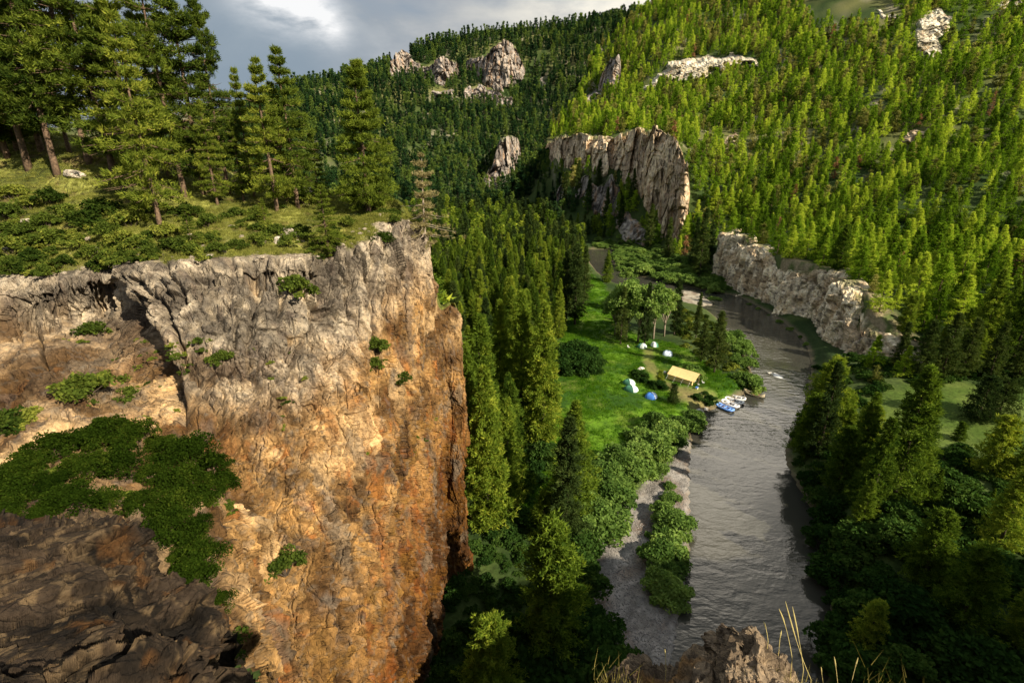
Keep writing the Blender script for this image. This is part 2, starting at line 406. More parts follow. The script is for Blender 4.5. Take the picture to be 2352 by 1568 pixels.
def ground(x, y, detail=True):
    x = np.atleast_1d(np.asarray(x, float)); y = np.atleast_1d(np.asarray(y, float))
    h = np.full(x.shape, _w[_n])
    for i in range(_n): h += _w[i]*_phi(np.hypot(x-CTRL[i, 0], y-CTRL[i, 1]))
    h = np.maximum(h, 1.2)
    base = h
    if detail:
        p = V2(x, y)
        am = sstep(4, 40, h)
        h = h + am*(fbm(p/60, 4, 3)*9 + fbm(p/14, 3, 9)*1.6) + fbm(p/7, 3, 5)*0.35
    h = h + stepf(x, y)
    # our viewpoint height, plus an unseen ridge added at right to shade the river
    lip = np.interp(x, [-60, -16, -7, -3, 3.0, 5.5, 9, 16, 30, 45, 60, 90, 140, 260], [-14, -12, -7, -2.4, -2.2, -9, -17, -24, -26, -15, -9, -6, -16, -40])
    top = np.interp(x, [-60, -10, 12, 40, 60, 95, 130, 200], [54, 53.0, 52.6, 56, 67, 73, 80, 96])
    if detail: lip = lip + fbm(V2(x, y*0)/4, 3, 77)*1.3*sstep(5, 12, np.abs(x))
    k = sstep(0, 1, (lip+9.0*sstep(6, 20, x) - y)/(1.6+9.0*sstep(6, 20, x)))
    h = np.where(k > 0, lerp(h, np.maximum(h, top), k), h)
    sdr = poly_sd(riv_s, x, y)
    near = (sdr > 0)
    bank = 0.12 + 0.55*sdr
    h = np.where(sdr < 6, np.where(near, np.minimum(h, np.maximum(bank, lerp(bank, h, sstep(1.5, 6, sdr)))), -0.25-1.3*sstep(0, 5, -sdr)), h)
    for pl in (gravel, bar2):
        g = poly_sd(pl, x, y)
        flat = 0.28+0.12*fbm(V2(x, y)/1.5, 3, 8)
        h = np.where(g < 0, flat, np.where((g < 2.5) & (sdr > -0.5), lerp(flat, h, sstep(0, 2.5, g)), h))
    return h

def axis(lo, f0, f1, hi, st, gr=1.045, mx=14):
    a = list(np.arange(f0, f1, st)); s = st; x = f1
    while x < hi: a.append(x); s = min(s*gr, mx); x += s
    b = []; s = st; x = f0-st
    while x > lo: b.append(x); s = min(s*gr, mx); x -= s
    return np.array(b[::-1]+a)
MAT_SOIL = painted('forest_floor', fine=1.3, amt=0.5, bump=0.6, bscale=1.5, bdist=0.3)
gx = axis(-520, -22, 132, 1050, 0.72); gy = axis(-160, 28, 262, 1350, 0.8)
GX, GY = np.meshgrid(gx, gy, indexing='xy')
gzf = ground(GX.ravel(), GY.ravel()); GZ = gzf.reshape(GX.shape)
def zone_colour(x, y, z):
    p = V2(x, y); u, v, f = project(np.stack([x, y, z], 1))
    n1 = fbm(p/9, 4, 21); n2 = fbm(p/2.2, 3, 22); n3 = fbm(p/35, 3, 23)
    c = lerp(np.array([0.022, 0.045, 0.010]), np.array([0.060, 0.090, 0.022]), sstep(-.3, .4, n1)[:, None])
    # dry open grass on the upper hillside
    op = sstep(25, 80, z)*sstep(-0.1, 0.45, n3+n2*.3)
    c = lerp(c, np.array([0.17, 0.17, 0.06]), op[:, None]*0.8)
    rk = sstep(0.25, 0.5, fbm(p/11, 4, 31)+n2*.2)*sstep(15, 60, z)
    c = lerp(c, np.array([0.34, 0.30, 0.22]), rk[:, None]*0.7)
    m = poly_sd(meadow, x, y)+n2*1.5
    g = lerp(np.array([0.028, 0.078, 0.006]), np.array([0.105, 0.215, 0.012]), sstep(-.35, .35, n1+n2*.7)[:, None])
    g = lerp(g, np.array([0.13, 0.17, 0.025]), sstep(.1, .4, fbm(p/5+3, 4, 29)+n2*.3)[:, None]*.6)
    c = lerp(c, g, sstep(1.5, -1.5, m)[:, None])
    t = poly_sd(terrace, x, y)+n2*3
    g2 = lerp(np.array([0.050, 0.095, 0.012]), np.array([0.120, 0.165, 0.035]), sstep(-.4, .4, n1)[:, None])
    c = lerp(c, g2, sstep(3, -3, t)[:, None])
    d = np.full(x.shape, 1e9)
    for a, b in zip(path1[:-1], path1[1:]):
        e = b-a; tt = np.clip(((x-a[0])*e[0]+(y-a[1])*e[1])/(e@e), 0, 1)
        d = np.minimum(d, np.hypot(x-a[0]-tt*e[0], y-a[1]-tt*e[1]))
    pd = sstep(2.2, 0.5, d+n2*1.6)
    c = lerp(c, np.array([0.26, 0.22, 0.085]), pd[:, None]*0.5)
    cd = sstep(1.5, -2.0, poly_sd(camp, x, y)+n2*2)
    c = lerp(c, lerp(np.array([0.25, 0.20, 0.09]), np.array([0.12, 0.14, 0.04]), sstep(-.2, .4, n1)[:, None]), cd[:, None]*0.6)
    sdr = poly_sd(riv_s, x, y)
    mud = sstep(1.6, 0.2, sdr+n2*0.8)
    c = lerp(c, np.array([0.15, 0.12, 0.08]), mud[:, None]*0.85)
    for pl, cc in ((gravel, [0.30, 0.285, 0.265]), (bar2, [0.36, 0.33, 0.26])):
        gd = sstep(1.0, -0.6, poly_sd(pl, x, y)+n2*1.4+n1*1.2)
        gc = np.array(cc)*(0.85+0.5*n2[:, None]+0.3*fbm(p/.5, 2, 5)[:, None])
        mo = sstep(0.05, 0.35, fbm(p/3.1, 3, 41))[:, None]
        gc = lerp(gc, np.array([0.13, 0.085, 0.055]), mo*0.6)
        c = lerp(c, gc, gd[:, None])
    # our own height: rock
    own = sstep(12, 3, y)*sstep(12, 30, z)*sstep(-1.0, 0.4, fbm(p/4, 3, 2)+0.3)
    c = lerp(c, np.array([0.22, 0.18, 0.13]), own[:, None])
    cl = sstep(0, 1, x-cliff_x(y))*sstep(12, 5, x-cliff_x(y))*sstep(3, 8, cliff_h(y))
    c = lerp(c, lerp(np.array([0.34, 0.27, 0.17]), np.array([0.10, 0.13, 0.04]), sstep(-.1, .3, n1+n2)[:, None]), cl[:, None]*0.8)
    return c
tv = np.stack([GX.ravel(), GY.ravel(), gzf], 1)
tme = mesh_np('ground', tv, grid_faces(len(gy), len(gx)), [MAT_SOIL], zone_colour(tv[:, 0], tv[:, 1], tv[:, 2]), smooth=True)
tag(link('ground', tme), 'grassy valley floor and wooded hillsides around the river bend', kind='structure')
def gz(x, y):
    x = np.atleast_1d(np.asarray(x, float)); y = np.atleast_1d(np.asarray(y, float))
    i = np.clip(np.searchsorted(gx, x)-1, 0, len(gx)-2); j = np.clip(np.searchsorted(gy, y)-1, 0, len(gy)-2)
    a = np.clip((x-gx[i])/(gx[i+1]-gx[i]), 0, 1); b = np.clip((y-gy[j])/(gy[j+1]-gy[j]), 0, 1)
    return lerp(lerp(GZ[j, i], GZ[j, i+1], a), lerp(GZ[j+1, i], GZ[j+1, i+1], a), b)
def hit(us, vs, d0=45.0, d1=1300.0):
    """distance along pixel rays to the terrain (nan if none)"""
    us = np.atleast_1d(np.asarray(us, float)); vs = np.atleast_1d(np.asarray(vs, float))
    dirs = np.stack([pix_dir(a, b) for a, b in zip(us, vs)]); res = np.full(len(us), np.nan); lo = np.full(len(us), d0)
    d = d0; act = np.ones(len(us), bool)
    while d < d1 and act.any():
        nd = d*1.012
        P = dirs*nd; g = gz(P[:, 0], P[:, 1]); below = act & (P[:, 2]+CAMZ < g)
        if below.any():
            a = np.full(below.sum(), d); b = np.full(below.sum(), nd); D = dirs[below]
            for _ in range(10):
                m = (a+b)/2; Q = D*m[:, None]; bl = Q[:, 2]+CAMZ < gz(Q[:, 0], Q[:, 1])
                b = np.where(bl, m, b); a = np.where(bl, a, m)
            res[below] = b; act &= ~below
        d = nd
    return res

# ------------------------------------------------------------------ river
mw, t = base_mat('river_water')
co = t.n('ShaderNodeTexCoord').outputs['Object']
mp = t.n('ShaderNodeMapping', {'Vector': co, 'Rotation': (0, 0, R(25)), 'Scale': (1.0, 1.9, 1.0)}).outputs[0]
na = t.n('ShaderNodeTexNoise', {'Vector': mp, 'Scale': 0.42, 'Detail': 2.0, 'Roughness': 0.45, 'Distortion': 0.4}).outputs[0]
nb = t.n('ShaderNodeTexNoise', {'Vector': mp, 'Scale': 1.7, 'Detail': 3.0, 'Roughness': 0.5, 'Distortion': 0.3}).outputs[0]
nc = t.n('ShaderNodeTexNoise', {'Vector': co, 'Scale': 0.05, 'Detail': 2.0}).outputs[0]
hh = t.math('ADD', t.math('MULTIPLY', na, 1.0), t.math('MULTIPLY', nb, 0.28))
bp = t.n('ShaderNodeBump', {'Height': hh, 'Strength': t.math('MULTIPLY', t.ramp(nc, [(0.34, (0.16,)*3), (0.62, (1,)*3)]), 0.30), 'Distance': 0.42}).outputs[0]
cl = t.ramp(nc, [(0.35, (0.036, 0.037, 0.030)), (0.65, (0.052, 0.051, 0.040))])
b = t.n('ShaderNodeBsdfPrincipled', {'Base Color': cl, 'Roughness': 0.07, 'IOR': 1.34, 'Normal': bp})
b.inputs['Specular IOR Level'].default_value = 0.62
t.n('ShaderNodeOutputMaterial', {'Surface': b.outputs[0]})
wx, wy = np.meshgrid(np.linspace(-60, 190, 90), np.linspace(-20, 420, 150), indexing='xy')
wv = np.stack([wx.ravel(), wy.ravel(), np.zeros(wx.size)], 1)
tag(link('river', mesh_np('river', wv, grid_faces(150, 90), [mw], smooth=True)), 'brown green river bending between the cliff and the camp', kind='structure')

# ------------------------------------------------------------------ control-net rock surfaces
def catmull(C, ts):
    """C: (n, m, 3) along axis 0, ts in [0, n-1]"""
    n = len(C); Cp = np.concatenate([2*C[:1]-C[1:2], C, 2*C[-1:]-C[-2:-1]])
    i = np.clip(np.floor(ts).astype(int), 0, n-2); f = (ts-i)[:, None, None]
    p0, p1, p2, p3 = Cp[i], Cp[i+1], Cp[i+2], Cp[i+3]
    return 0.5*((2*p1)+(-p0+p2)*f+(2*p0-5*p1+4*p2-p3)*f*f+(-p0+3*p1-3*p2+p3)*f**3)
def net_surface(net, csub, rsub):
    """net: (cols, rows, 3); csub / rsub: samples in each interval"""
    tc_ = np.concatenate([i+np.arange(k)/k for i, k in enumerate(csub)]+[[len(net)-1]])
    tr_ = np.concatenate([i+np.arange(k)/k for i, k in enumerate(rsub)]+[[net.shape[1]-1]])
    S = catmull(net, tc_)                                   # (Nc, rows, 3)
    S = catmull(np.transpose(S, (1, 0, 2)), tr_)            # (Nr, Nc, 3)
    return S, tc_, tr_
def normals(S):
    du = np.gradient(S, axis=1); dv = np.gradient(S, axis=0)
    n = np.cross(du, dv); n /= np.linalg.norm(n, axis=2, keepdims=True)+1e-9
    return n
def px(*rows): return rows

# main cliff: rows = hidden back, back rim, mid terrace, cliff top edge, lip, band foot, mid, lower, low, foot
B = np.array
net = [
 [B([-62, 60, 35.]), W(-330, 290, 60), W(-330, 430, 46), W(-330, 645, 38), W(-330, 690, 37), W(-330, 800, 35), W(-330, 930, 28), W(-330, 1090, 20), W(-300, 1300, 13), W(-300, 1500, 10)],
 [B([-75, 90, 33.]), W(0, 300, 62), W(0, 440, 47), W(0, 640, 37.5), W(0, 690, 36.5), W(0, 785, 35.5), W(0, 930, 29), W(0, 1080, 22), W(0, 1250, 15.5), W(0, 1500, 12)],
 [B([-65, 96, 33.]), W(130, 318, 62), W(130, 450, 46), W(130, 632, 38), W(130, 680, 37.5), W(128, 755, 37.5), W(140, 900, 30), W(150, 1060, 22.5), W(150, 1250, 15.5), W(150, 1500, 12)],
 [B([-55, 98, 33.]), W(240, 345, 62), W(240, 460, 45), W(238, 620, 38.6), W(243, 660, 39.4), W(252, 735, 40), W(275, 880, 33), W(285, 1050, 24.5), W(290, 1250, 17), W(300, 1500, 13)],
 [B([-50, 98, 33.]), W(300, 360, 62), W(290, 470, 45), W(268, 610, 37.6), W(292, 660, 36.2), W(335, 745, 34.2), W(400, 885, 30.3), W(440, 1050, 26.0), W(430, 1250, 19), W(450, 1500, 14.5)],
 [B([-44, 98, 33.]), W(400, 385, 62), W(400, 480, 46), W(400, 600, 37.2), W(412, 650, 35.4), W(430, 745, 33.4), W(475, 890, 31.2), W(520, 1070, 27.8), W(515, 1250, 22), W(540, 1500, 17)],
 [B([-36, 98, 33.]), W(540, 410, 62), W(550, 485, 48), W(560, 592, 38.5), W(562, 640, 37.2), W(570, 740, 34.8), W(590, 900, 32.8), W(605, 1080, 30), W(612, 1300, 26.8), W(620, 1600, 23.5)],
 [B([-27, 98, 33.]), W(680, 432, 61), W(690, 490, 50), W(700, 590, 40.5), W(702, 640, 39.4), W(706, 740, 37.6), W(716, 900, 35.8), W(722, 1080, 33.3), W(730, 1300, 30.3), W(740, 1600, 27)],
 [B([-20, 98, 33.]), W(800, 455, 59), W(812, 500, 50), W(822, 562, 44.5), W(826, 610, 43.3), W(832, 740, 41.6), W(838, 900, 40.2), W(842, 1080, 38), W(850, 1300, 35.5), W(846, 1600, 32.5)],
 [B([-16, 98, 30.]), W(868, 470, 58), W(880, 492, 51), W(893, 512, 47.6), W(903, 570, 46.4), W(910, 740, 45.6), W(916, 900, 45.2), W(922, 1080, 44.2), W(932, 1300, 43), W(905, 1600, 41)],
 [B([-13, 96, 25.]), W(905, 482, 57), W(925, 496, 52.5), W(940, 508, 50), W(957, 565, 50), W(966, 740, 50.6), W(972, 900, 51.2), W(978, 1080, 52), W(988, 1300, 52.6), W(960, 1600, 49.5)],
 [B([-11, 92, 20.]), B([-11.5, 66, 44]), W(965, 540, 54.5), W(982, 556, 52.4), W(992, 605, 53), W(1001, 740, 54.8), W(1006, 900, 56.8), W(1010, 1080, 59), W(1020, 1300, 61.5), W(1000, 1540, 59.5)],
 [B([-10, 90, 12.]), B([-10.5, 72, 32]), W(1004, 690, 63), W(1008, 706, 60.5), W(1011, 725, 59.4), W(1014, 790, 60), W(1020, 900, 61.5), W(1024, 1080, 63.5), W(1035, 1300, 66.5), W(1040, 1440, 66)],
 [B([-8, 88, 10.]), B([-9, 76, 28]), W(1030, 700, 64), W(1036, 704, 62), W(1040, 722, 61), W(1048, 790, 61.6), W(1056, 900, 63), W(1062, 1080, 65.5), W(1078, 1290, 69), W(1092, 1370, 70.5)],
 [B([-9, 86, 6.]), B([-9.5, 80, 20]), W(1046, 720, 66), W(1052, 730, 65.5), W(1056, 750, 65.5), W(1062, 830, 66.5), W(1070, 950, 68), W(1072, 1100, 70.5), W(1090, 1290, 74), W(1125, 1345, 75)],
 [B([-12, 90, 2.]), B([-12, 88, 12]), B([-11, 84, 25]), B([-11, 84, 24]), B([-11, 84, 22]), B([-10.5, 83, 18]), B([-10, 83, 12]), B([-9.5, 83, 6]), B([-9, 83, 1]), B([-9, 83, -1])],
]
net = np.array([[np.asarray(q, float) for q in c] for c in net])
csub = [30, 70, 64, 50, 74, 84, 84, 78, 60, 46, 40, 24, 28, 24, 8]
rsub = [8, 60, 80, 50, 96, 140, 150, 140, 60]
S0, tcs, trs = net_surface(net, csub, rsub)
N0 = normals(S0)
mid = N0[len(trs)//2, 300]
if mid[1] > 0: N0 = -N0                      # point towards the open side
shp = S0.shape[:2]; P = S0.reshape(-1, 3); N = N0.reshape(-1, 3)
rowt = np.repeat(trs, len(tcs)); colt = np.tile(tcs, len(trs))
plateau = sstep(3.02, 2.85, rowt)            # 1 on the terrace
band = sstep(3.0, 3.15, rowt)*sstep(5.3, 4.7, rowt)
lowr = sstep(4.9, 5.6, rowt)
ledge = sstep(5.5, 4.6, colt)*sstep(6.6, 7.2, rowt)       # ledge and slope at the left below the band
def rockdisp(P, rowt, colt):
    wrp = np.stack([fbm(P/3.0, 3, 50), fbm(P/3.0, 3, 51), fbm(P/3.0, 3, 52)], 1)
    Q = P+wrp*0.14
    # tall fractured columns in the upper band
    r1, g1, cid = facets(Q*np.array([1/1.5, 1/1.5, 1/8.5]), 60, .7)
    k1 = r1*1.5-0.35*np.exp(-g1/0.03)+slabs(P*np.array([1/2.2, 1/2.2, 1/9.]), 160, 3)*1.5
    r2, g2, did = facets(Q*np.array([1/.6, 1/.6, 1/2.2]), 64, 1.1)
    k2 = r2*0.36-0.10*np.exp(-g2/0.04)+slabs(P*np.array([1/.8, 1/.8, 1/3.2]), 164, 3)*.5
    bandd = k1*0.9+k2
    # big tilted blocks and bedding lower down
    r3, g3, eid = facets(Q*np.array([1/3.2, 1/3.6, 1/6.5]), 70, 1.0)
    r5, g5, fid = facets(Q*np.array([1/1.2, 1/1.4, 1/3.2]), 74, 1.2)
    r6, g6, hid = facets(P*np.array([1/.42, 1/.5, 1/.62]), 78, 1.3)
    k3 = r3*1.0-0.25*np.exp(-g3/0.03)+slabs(P*np.array([1/4., 1/5., 1/6.5]), 170, 4)*2.2
    bed = P[:, 2]*1.0+P[:, 0]*0.35+P[:, 1]*.12+wrp[:, 0]*1.6
    q2 = np.stack([P[:, 0]/5, P[:, 1]/6, bed/0.9], 1); q3 = np.stack([P[:, 0]/2, P[:, 1]/3, bed/0.32], 1)
    k4 = (ridged(q2, 3, 71)*0.42+ridged(q3, 3, 72)*0.16)*np.interp(colt, [0, 8.5, 9.6, 15], [1, 1, .12, .1])
    lower = k3*0.6+k4*.7+r5*.45-.10*np.exp(-g5/.03)+slabs(P*np.array([1/1.3, 1/1.5, 1/2.6]), 174, 3)*.75+slabs(P*np.array([1/.45, 1/.5, 1/.8]), 178, 3, .2, 2)*.22+r6*.12
    bandd = bandd+r6*.12
    big = fbm(P/9.0, 3, 80)*1.1
    fine = fbm(P/0.4, 3, 81)*0.12
    return bandd, lower, big, fine, (g1, g3, cid, eid, fid)
bandd, lower, big, fine, cells = rockdisp(P, rowt, colt)
edge_in = sstep(2.9, 3.3, rowt)
# clefts, chimneys and the stone fin, laid along the wall: (column, row) paths, width, depth
wob_c = colt+fbm(P/1.2, 3, 97)*.10
def along(path):
    best = np.full(len(P), 9.0)
    lo_c = min(q[0] for q in path)-.6; hi_c = max(q[0] for q in path)+.6; m = np.where((wob_c > lo_c) & (wob_c < hi_c))[0]; wc = wob_c[m]; rt_ = rowt[m]; bb = best[m]
    for (a0, a1), (b0, b1) in zip(path[:-1], path[1:]):
        ex, ey = b0-a0, (b1-a1); t_ = np.clip(((wc-a0)*ex+(rt_-a1)*ey)/(ex*ex+ey*ey), 0, 1)
        bb = np.minimum(bb, np.hypot(wc-a0-t_*ex, (rt_-a1-t_*ey)*.8))
    best[m] = bb
    return best
cleft = np.zeros(len(P))
rj = np.random.default_rng(1234); JOINTS = []
for _ in range(46):
    c0_ = rj.uniform(.3, 10.2); l_ = rj.uniform(.7, 2.3); r0_ = rj.uniform(2.92, 3.6); JOINTS.append(([(c0_, r0_), (c0_+rj.normal(0, .03), r0_+l_*.5), (c0_+rj.normal(0, .07), r0_+l_)], rj.uniform(.022, .05), rj.uniform(.5, 1.3)))
for _ in range(34):
    c0_ = rj.uniform(4.8, 9.4); r0_ = rj.uniform(5.0, 7.8); l_ = rj.uniform(.5, 1.5); sl = rj.choice([-.55, -.45, .05, .1]); JOINTS.append(([(c0_, r0_), (c0_+sl*l_*.5, r0_+l_*.5), (c0_+sl*l_+rj.normal(0, .04), r0_+l_)], rj.uniform(.022, .045), rj.uniform(.4, 1.0)))
for _ in range(12):
    c0_ = rj.uniform(9.2, 11.3); r0_ = rj.uniform(4.2, 7.5); l_ = rj.uniform(.6, 1.6); JOINTS.append(([(c0_, r0_), (c0_+rj.normal(0, .03), r0_+l_)], rj.uniform(.03, .06), rj.uniform(.4, .9)))
for path, wd_, dp_ in [([(3.45, 2.9), (3.5, 4.0), (3.6, 5.0), (3.9, 6.0), (4.5, 7.0)], .24, 2.3), ([(4.3, 3.6), (4.6, 5.2), (5.0, 6.2), (5.2, 7.2)], .10, 1.3), ([(5.35, 2.9), (5.3, 4.4), (5.6, 5.0)], .08, 1.1), ([(5.8, 3.0), (5.75, 4.6)], .06, .9), ([(6.15, 2.9), (6.2, 4.2), (6.0, 5.4)], .08, 1.2),
                       ([(6.6, 3.1), (6.55, 4.9)], .05, .8), ([(7.35, 2.9), (7.3, 4.7)], .14, 1.8), ([(7.85, 2.9), (7.8, 4.8)], .10, 1.4), ([(8.3, 3.0), (8.35, 5.0), (8.2, 6.3)], .10, 1.5), ([(8.8, 3.2), (8.9, 5.2)], .10, 1.5), ([(9.4, 4.2), (9.5, 6.5)], .10, 1.3), ([(6.7, 4.9), (6.9, 6.3), (6.6, 7.4)], .06, .9),
                       ([(5.9, 5.6), (6.1, 7.0)], .06, 1.0), ([(7.6, 5.4), (7.5, 6.8)], .05, .8), ([(6.3, 7.4), (7.0, 8.4)], .07, 1.0), ([(8.5, 6.6), (7.4, 8.3)], .07, 1.0), ([(1.5, 3.4), (1.6, 4.8)], .07, .9), ([(2.4, 3.2), (2.5, 4.9)], .07, .9), ([(.6, 3.2), (.7, 4.7)], .07, .8), ([(11.55, 3.6), (11.7, 8.6)], .18, 2.0)]+JOINTS:
    cleft = np.maximum(cleft, dp_*np.exp(-(along(path)/wd_)**2))
fin = np.exp(-(along([(7.58, 2.75), (7.58, 4.1)])/.085)**2)*1.5
d = -cleft*sstep(2.85, 3.1, rowt)+fin*sstep(2.6, 2.9, rowt)+band*bandd*0.85+lowr*(lower*.8+bandd*.55*sstep(4.6, 5.4, colt))+(1-np.maximum(band, lowr))*0.25*bandd*(1-plateau)
d = d+(big*0.8+fine)*sstep(3.0, 3.6, rowt)
d = d*np.interp(rowt, [0, 2.6, 3.0, 9], [0, 0.05, 0.55, 1])
d = d*np.interp(rowt, [0, 8, 9], [1, 1, 1.0])
d = d*lerp(1, 0.55, ledge)*np.interp(colt, [0, 10, 13, 15], [1, 1, 0.8, 0.8])
pl_n = fbm(P/2.2, 4, 90)*0.5*plateau+fbm(P/7, 3, 91)*0.9*plateau*sstep(3.0, 2.4, rowt)
Pd = P+N*d[:, None]; Pd[:, 2] += pl_n
# colour of rock and turf
n1 = fbm(Pd/2.5, 4, 101); n2 = fbm(Pd/0.7, 3, 102); n3 = fbm(Pd/8.0, 3, 103)
grey = lerp(np.array([0.125, 0.108, 0.085]), np.array([0.42, 0.36, 0.27]), sstep(-.35, .35, n1+n2*.5)[:, None])
tan = lerp(np.array([0.105, 0.058, 0.022]), np.array([0.35, 0.21, 0.08]), sstep(-.35, .35, n1+n3*.6)[:, None])
rust = np.array([0.29, 0.105, 0.025])
col_ = grey
z_ = Pd[:, 2]+n3*5+n1*1.5
tw = sstep(44.5, 37.0, z_+np.interp(colt, [0, 4, 7, 10, 13, 15], [-3, -1.5, -0.5, -3, 3, 5]))
col_ = lerp(col_, tan, tw[:, None])
st = fbm(Pd*np.array([1/0.9, 1/1.1, 1/9.0]), 4, 104)
col_ = lerp(col_, rust, (sstep(0.10, 0.42, st+n3*.35)*sstep(44, 34, z_)*0.75)[:, None])
st2 = fbm(Pd*np.array([1/0.7, 1/0.8, 1/6.0]), 4, 105)
col_ = lerp(col_, np.array([0.12, 0.095, 0.075]), (sstep(0.12, 0.42, st2)*0.6)[:, None])
och = sstep(0.0, 0.4, fbm(Pd*np.array([1/2.5, 1/4.0, 1/1.0])+9, 3, 106))*sstep(36, 22, Pd[:, 2])
col_ = lerp(col_, np.array([0.23, 0.135, 0.028]), (och*0.7)[:, None])
bw_ = sstep(34, 18, z_)[:, None]; col_ = col_*lerp(1, np.array([0.52, 0.40, 0.27]), bw_)
cream = sstep(.12, .4, fbm(Pd/3.2+7, 4, 115))*sstep(30, 36, z_)*sstep(47, 42, z_)
col_ = lerp(col_, np.array([0.56, 0.39, 0.20]), (cream*.7)[:, None])
blk = sstep(.15, .4, fbm(Pd*np.array([1/2.2, 1/2.2, 1/3.4])+31, 4, 116))*lowr
col_ = lerp(col_, np.array([0.15, 0.12, 0.085]), (blk*.7)[:, None])
bedc = fbm(np.stack([Pd[:, 0]/6, Pd[:, 1]/7, (Pd[:, 2]+Pd[:, 0]*.35+Pd[:, 1]*.12)/0.55], 1), 3, 118)
col_ = col_*(1+(lowr*sstep(10, 8, colt)*.75*bedc)[:, None])
lich = sstep(0.2, 0.45, fbm(Pd/0.35, 3, 107)+n1*.3)
col_ = lerp(col_, np.array([0.13, 0.12, 0.10]), (lich*0.45)[:, None])
col_ = col_*(1+band[:, None]*0.35*(cells[2][:, None]-.5)+(1-band[:, None])*.3*(cells[4][:, None]-.5))
turf = lerp(np.array([0.07, 0.085, 0.018]), np.array([0.26, 0.275, 0.065]), sstep(-.35, .4, fbm(Pd/3, 4, 108))[:, None])
litter = np.array([0.15, 0.095, 0.05])
turf = lerp(turf, litter, (sstep(0.15, 0.4, fbm(Pd/1.6, 3, 109))*0.6)[:, None])
tw2 = plateau*sstep(-0.75, -0.2, fbm(Pd/1.4, 3, 110)+np.interp(rowt, [0, 2.3, 2.75, 3], [1, .7, .0, -.5]))
col_ = lerp(col_, turf, tw2[:, None])
soil = sstep(0.05, 0.3, fbm(Pd/2.2, 3, 111))*ledge
col_ = lerp(col_, np.array([0.20, 0.13, 0.06]), (soil*0.6)[:, None])
MAT_ROCK = fractured('cliff_limestone', 2.6, .75, .5, .75, .22, .28)
cme = mesh_np('cliff', Pd, grid_faces(*shp), [MAT_ROCK], np.clip(col_, 0, 1))
cliff_o = tag(link('limestone_cliff', cme), 'tall sheer limestone cliff with grey top band, orange streaked wall and grassy terrace', 'cliff')
# (relief lookup follows)
# coarse copy of the relief for placing things on it
Sc = Pd.reshape(*shp, 3)[::3, ::3]; nr_, nc_ = Sc.shape[:2]
CLIFF = BVHTree.FromPolygons([tuple(p) for p in Sc.reshape(-1, 3)], grid_faces(nr_, nc_).tolist())
def on_cliff(u, v):
    dr = Vector(pix_dir(u, v)).normalized(); h = CLIFF.ray_cast(Vector((0, 0, CAMZ)), dr)
    return None if h[0] is None else np.array(h[0])
def drop_cliff(x, y):
    h = CLIFF.ray_cast(Vector((x, y, 90)), Vector((0, 0, -1)))
    return None if h[0] is None else h[0].z

# ------------------------------------------------------------------ rock ledge in front at the left
def rock_net(name, netpts, csub, rsub, amp, seed, cols, label, cat, mat, cell=(0.9, 0.9, 0.5), tilt=0.8, rot=None, group=None):
    netpts = np.array([[np.asarray(q, float) for q in c] for c in netpts])
    S, tcc, trr = net_surface(netpts, csub, rsub); N_ = normals(S)
    if (N_[len(trr)//2, len(tcc)//2] @ (np.array([0, 0, CAMZ])-S[len(trr)//2, len(tcc)//2])) < 0: N_ = -N_
    sh = S.shape[:2]; P_ = S.reshape(-1, 3); N_ = N_.reshape(-1, 3)
    wq = np.stack([fbm(P_/1.3, 3, seed), fbm(P_/1.3, 3, seed+1), fbm(P_/1.3, 3, seed+2)], 1)
    Q = P_+wq*0.35*amp
    if rot is not None: Q = np.stack([Q[:, 0]*math.cos(rot)+Q[:, 1]*math.sin(rot), -Q[:, 0]*math.sin(rot)+Q[:, 1]*math.cos(rot), Q[:, 2]], 1)
    Q = np.stack([Q[:, 0], Q[:, 1]+Q[:, 2]*.6, Q[:, 2]+Q[:, 0]*tilt], 1)
    r1, g1, ci = facets(Q/np.array(cell), seed+5, 1.2); r2, g2, ei = facets(Q/np.array(cell)/0.38, seed+9, 1.4)
    cs = np.array(cell)
    dd = r1*.7*amp-0.22*amp*np.exp(-g1/0.03)+r2*.25*amp+slabs(Q/(cs*1.6), seed+11, 4)*1.5*amp+slabs(Q/(cs*.55), seed+15, 3)*.45*amp+slabs(Q/(cs*.2), seed+17, 3, .2, 2)*.12*amp
    dd += fbm(P_/0.22, 3, seed+20)*0.10*amp+fbm(P_/2.0, 3, seed+21)*0.4*amp
    Pn = P_+N_*dd[:, None]
    a1 = fbm(Pn/0.9, 4, seed+30); a2 = fbm(Pn/0.2, 3, seed+31)
    cc = lerp(np.array(cols[0]), np.array(cols[1]), sstep(-.4, .4, a1+(ci-.5)*.8)[:, None])
    cc = lerp(cc, np.array(cols[2]), (sstep(0.05, .4, a2+a1*.4)*0.7)[:, None])
    cc = lerp(cc, np.array(cols[3]), (sstep(0.2, .45, fbm(Pn/0.5, 3, seed+33))*0.7)[:, None])
    me = mesh_np(name, Pn, grid_faces(*sh), [mat], np.clip(cc, 0, 1))
    return tag(link(name, me), label, cat, group), Pn.reshape(*sh, 3)
MAT_NEAR = fractured('weathered_ledge_rock', 8.0, 2.2, .5, .7, .06, 1.2)
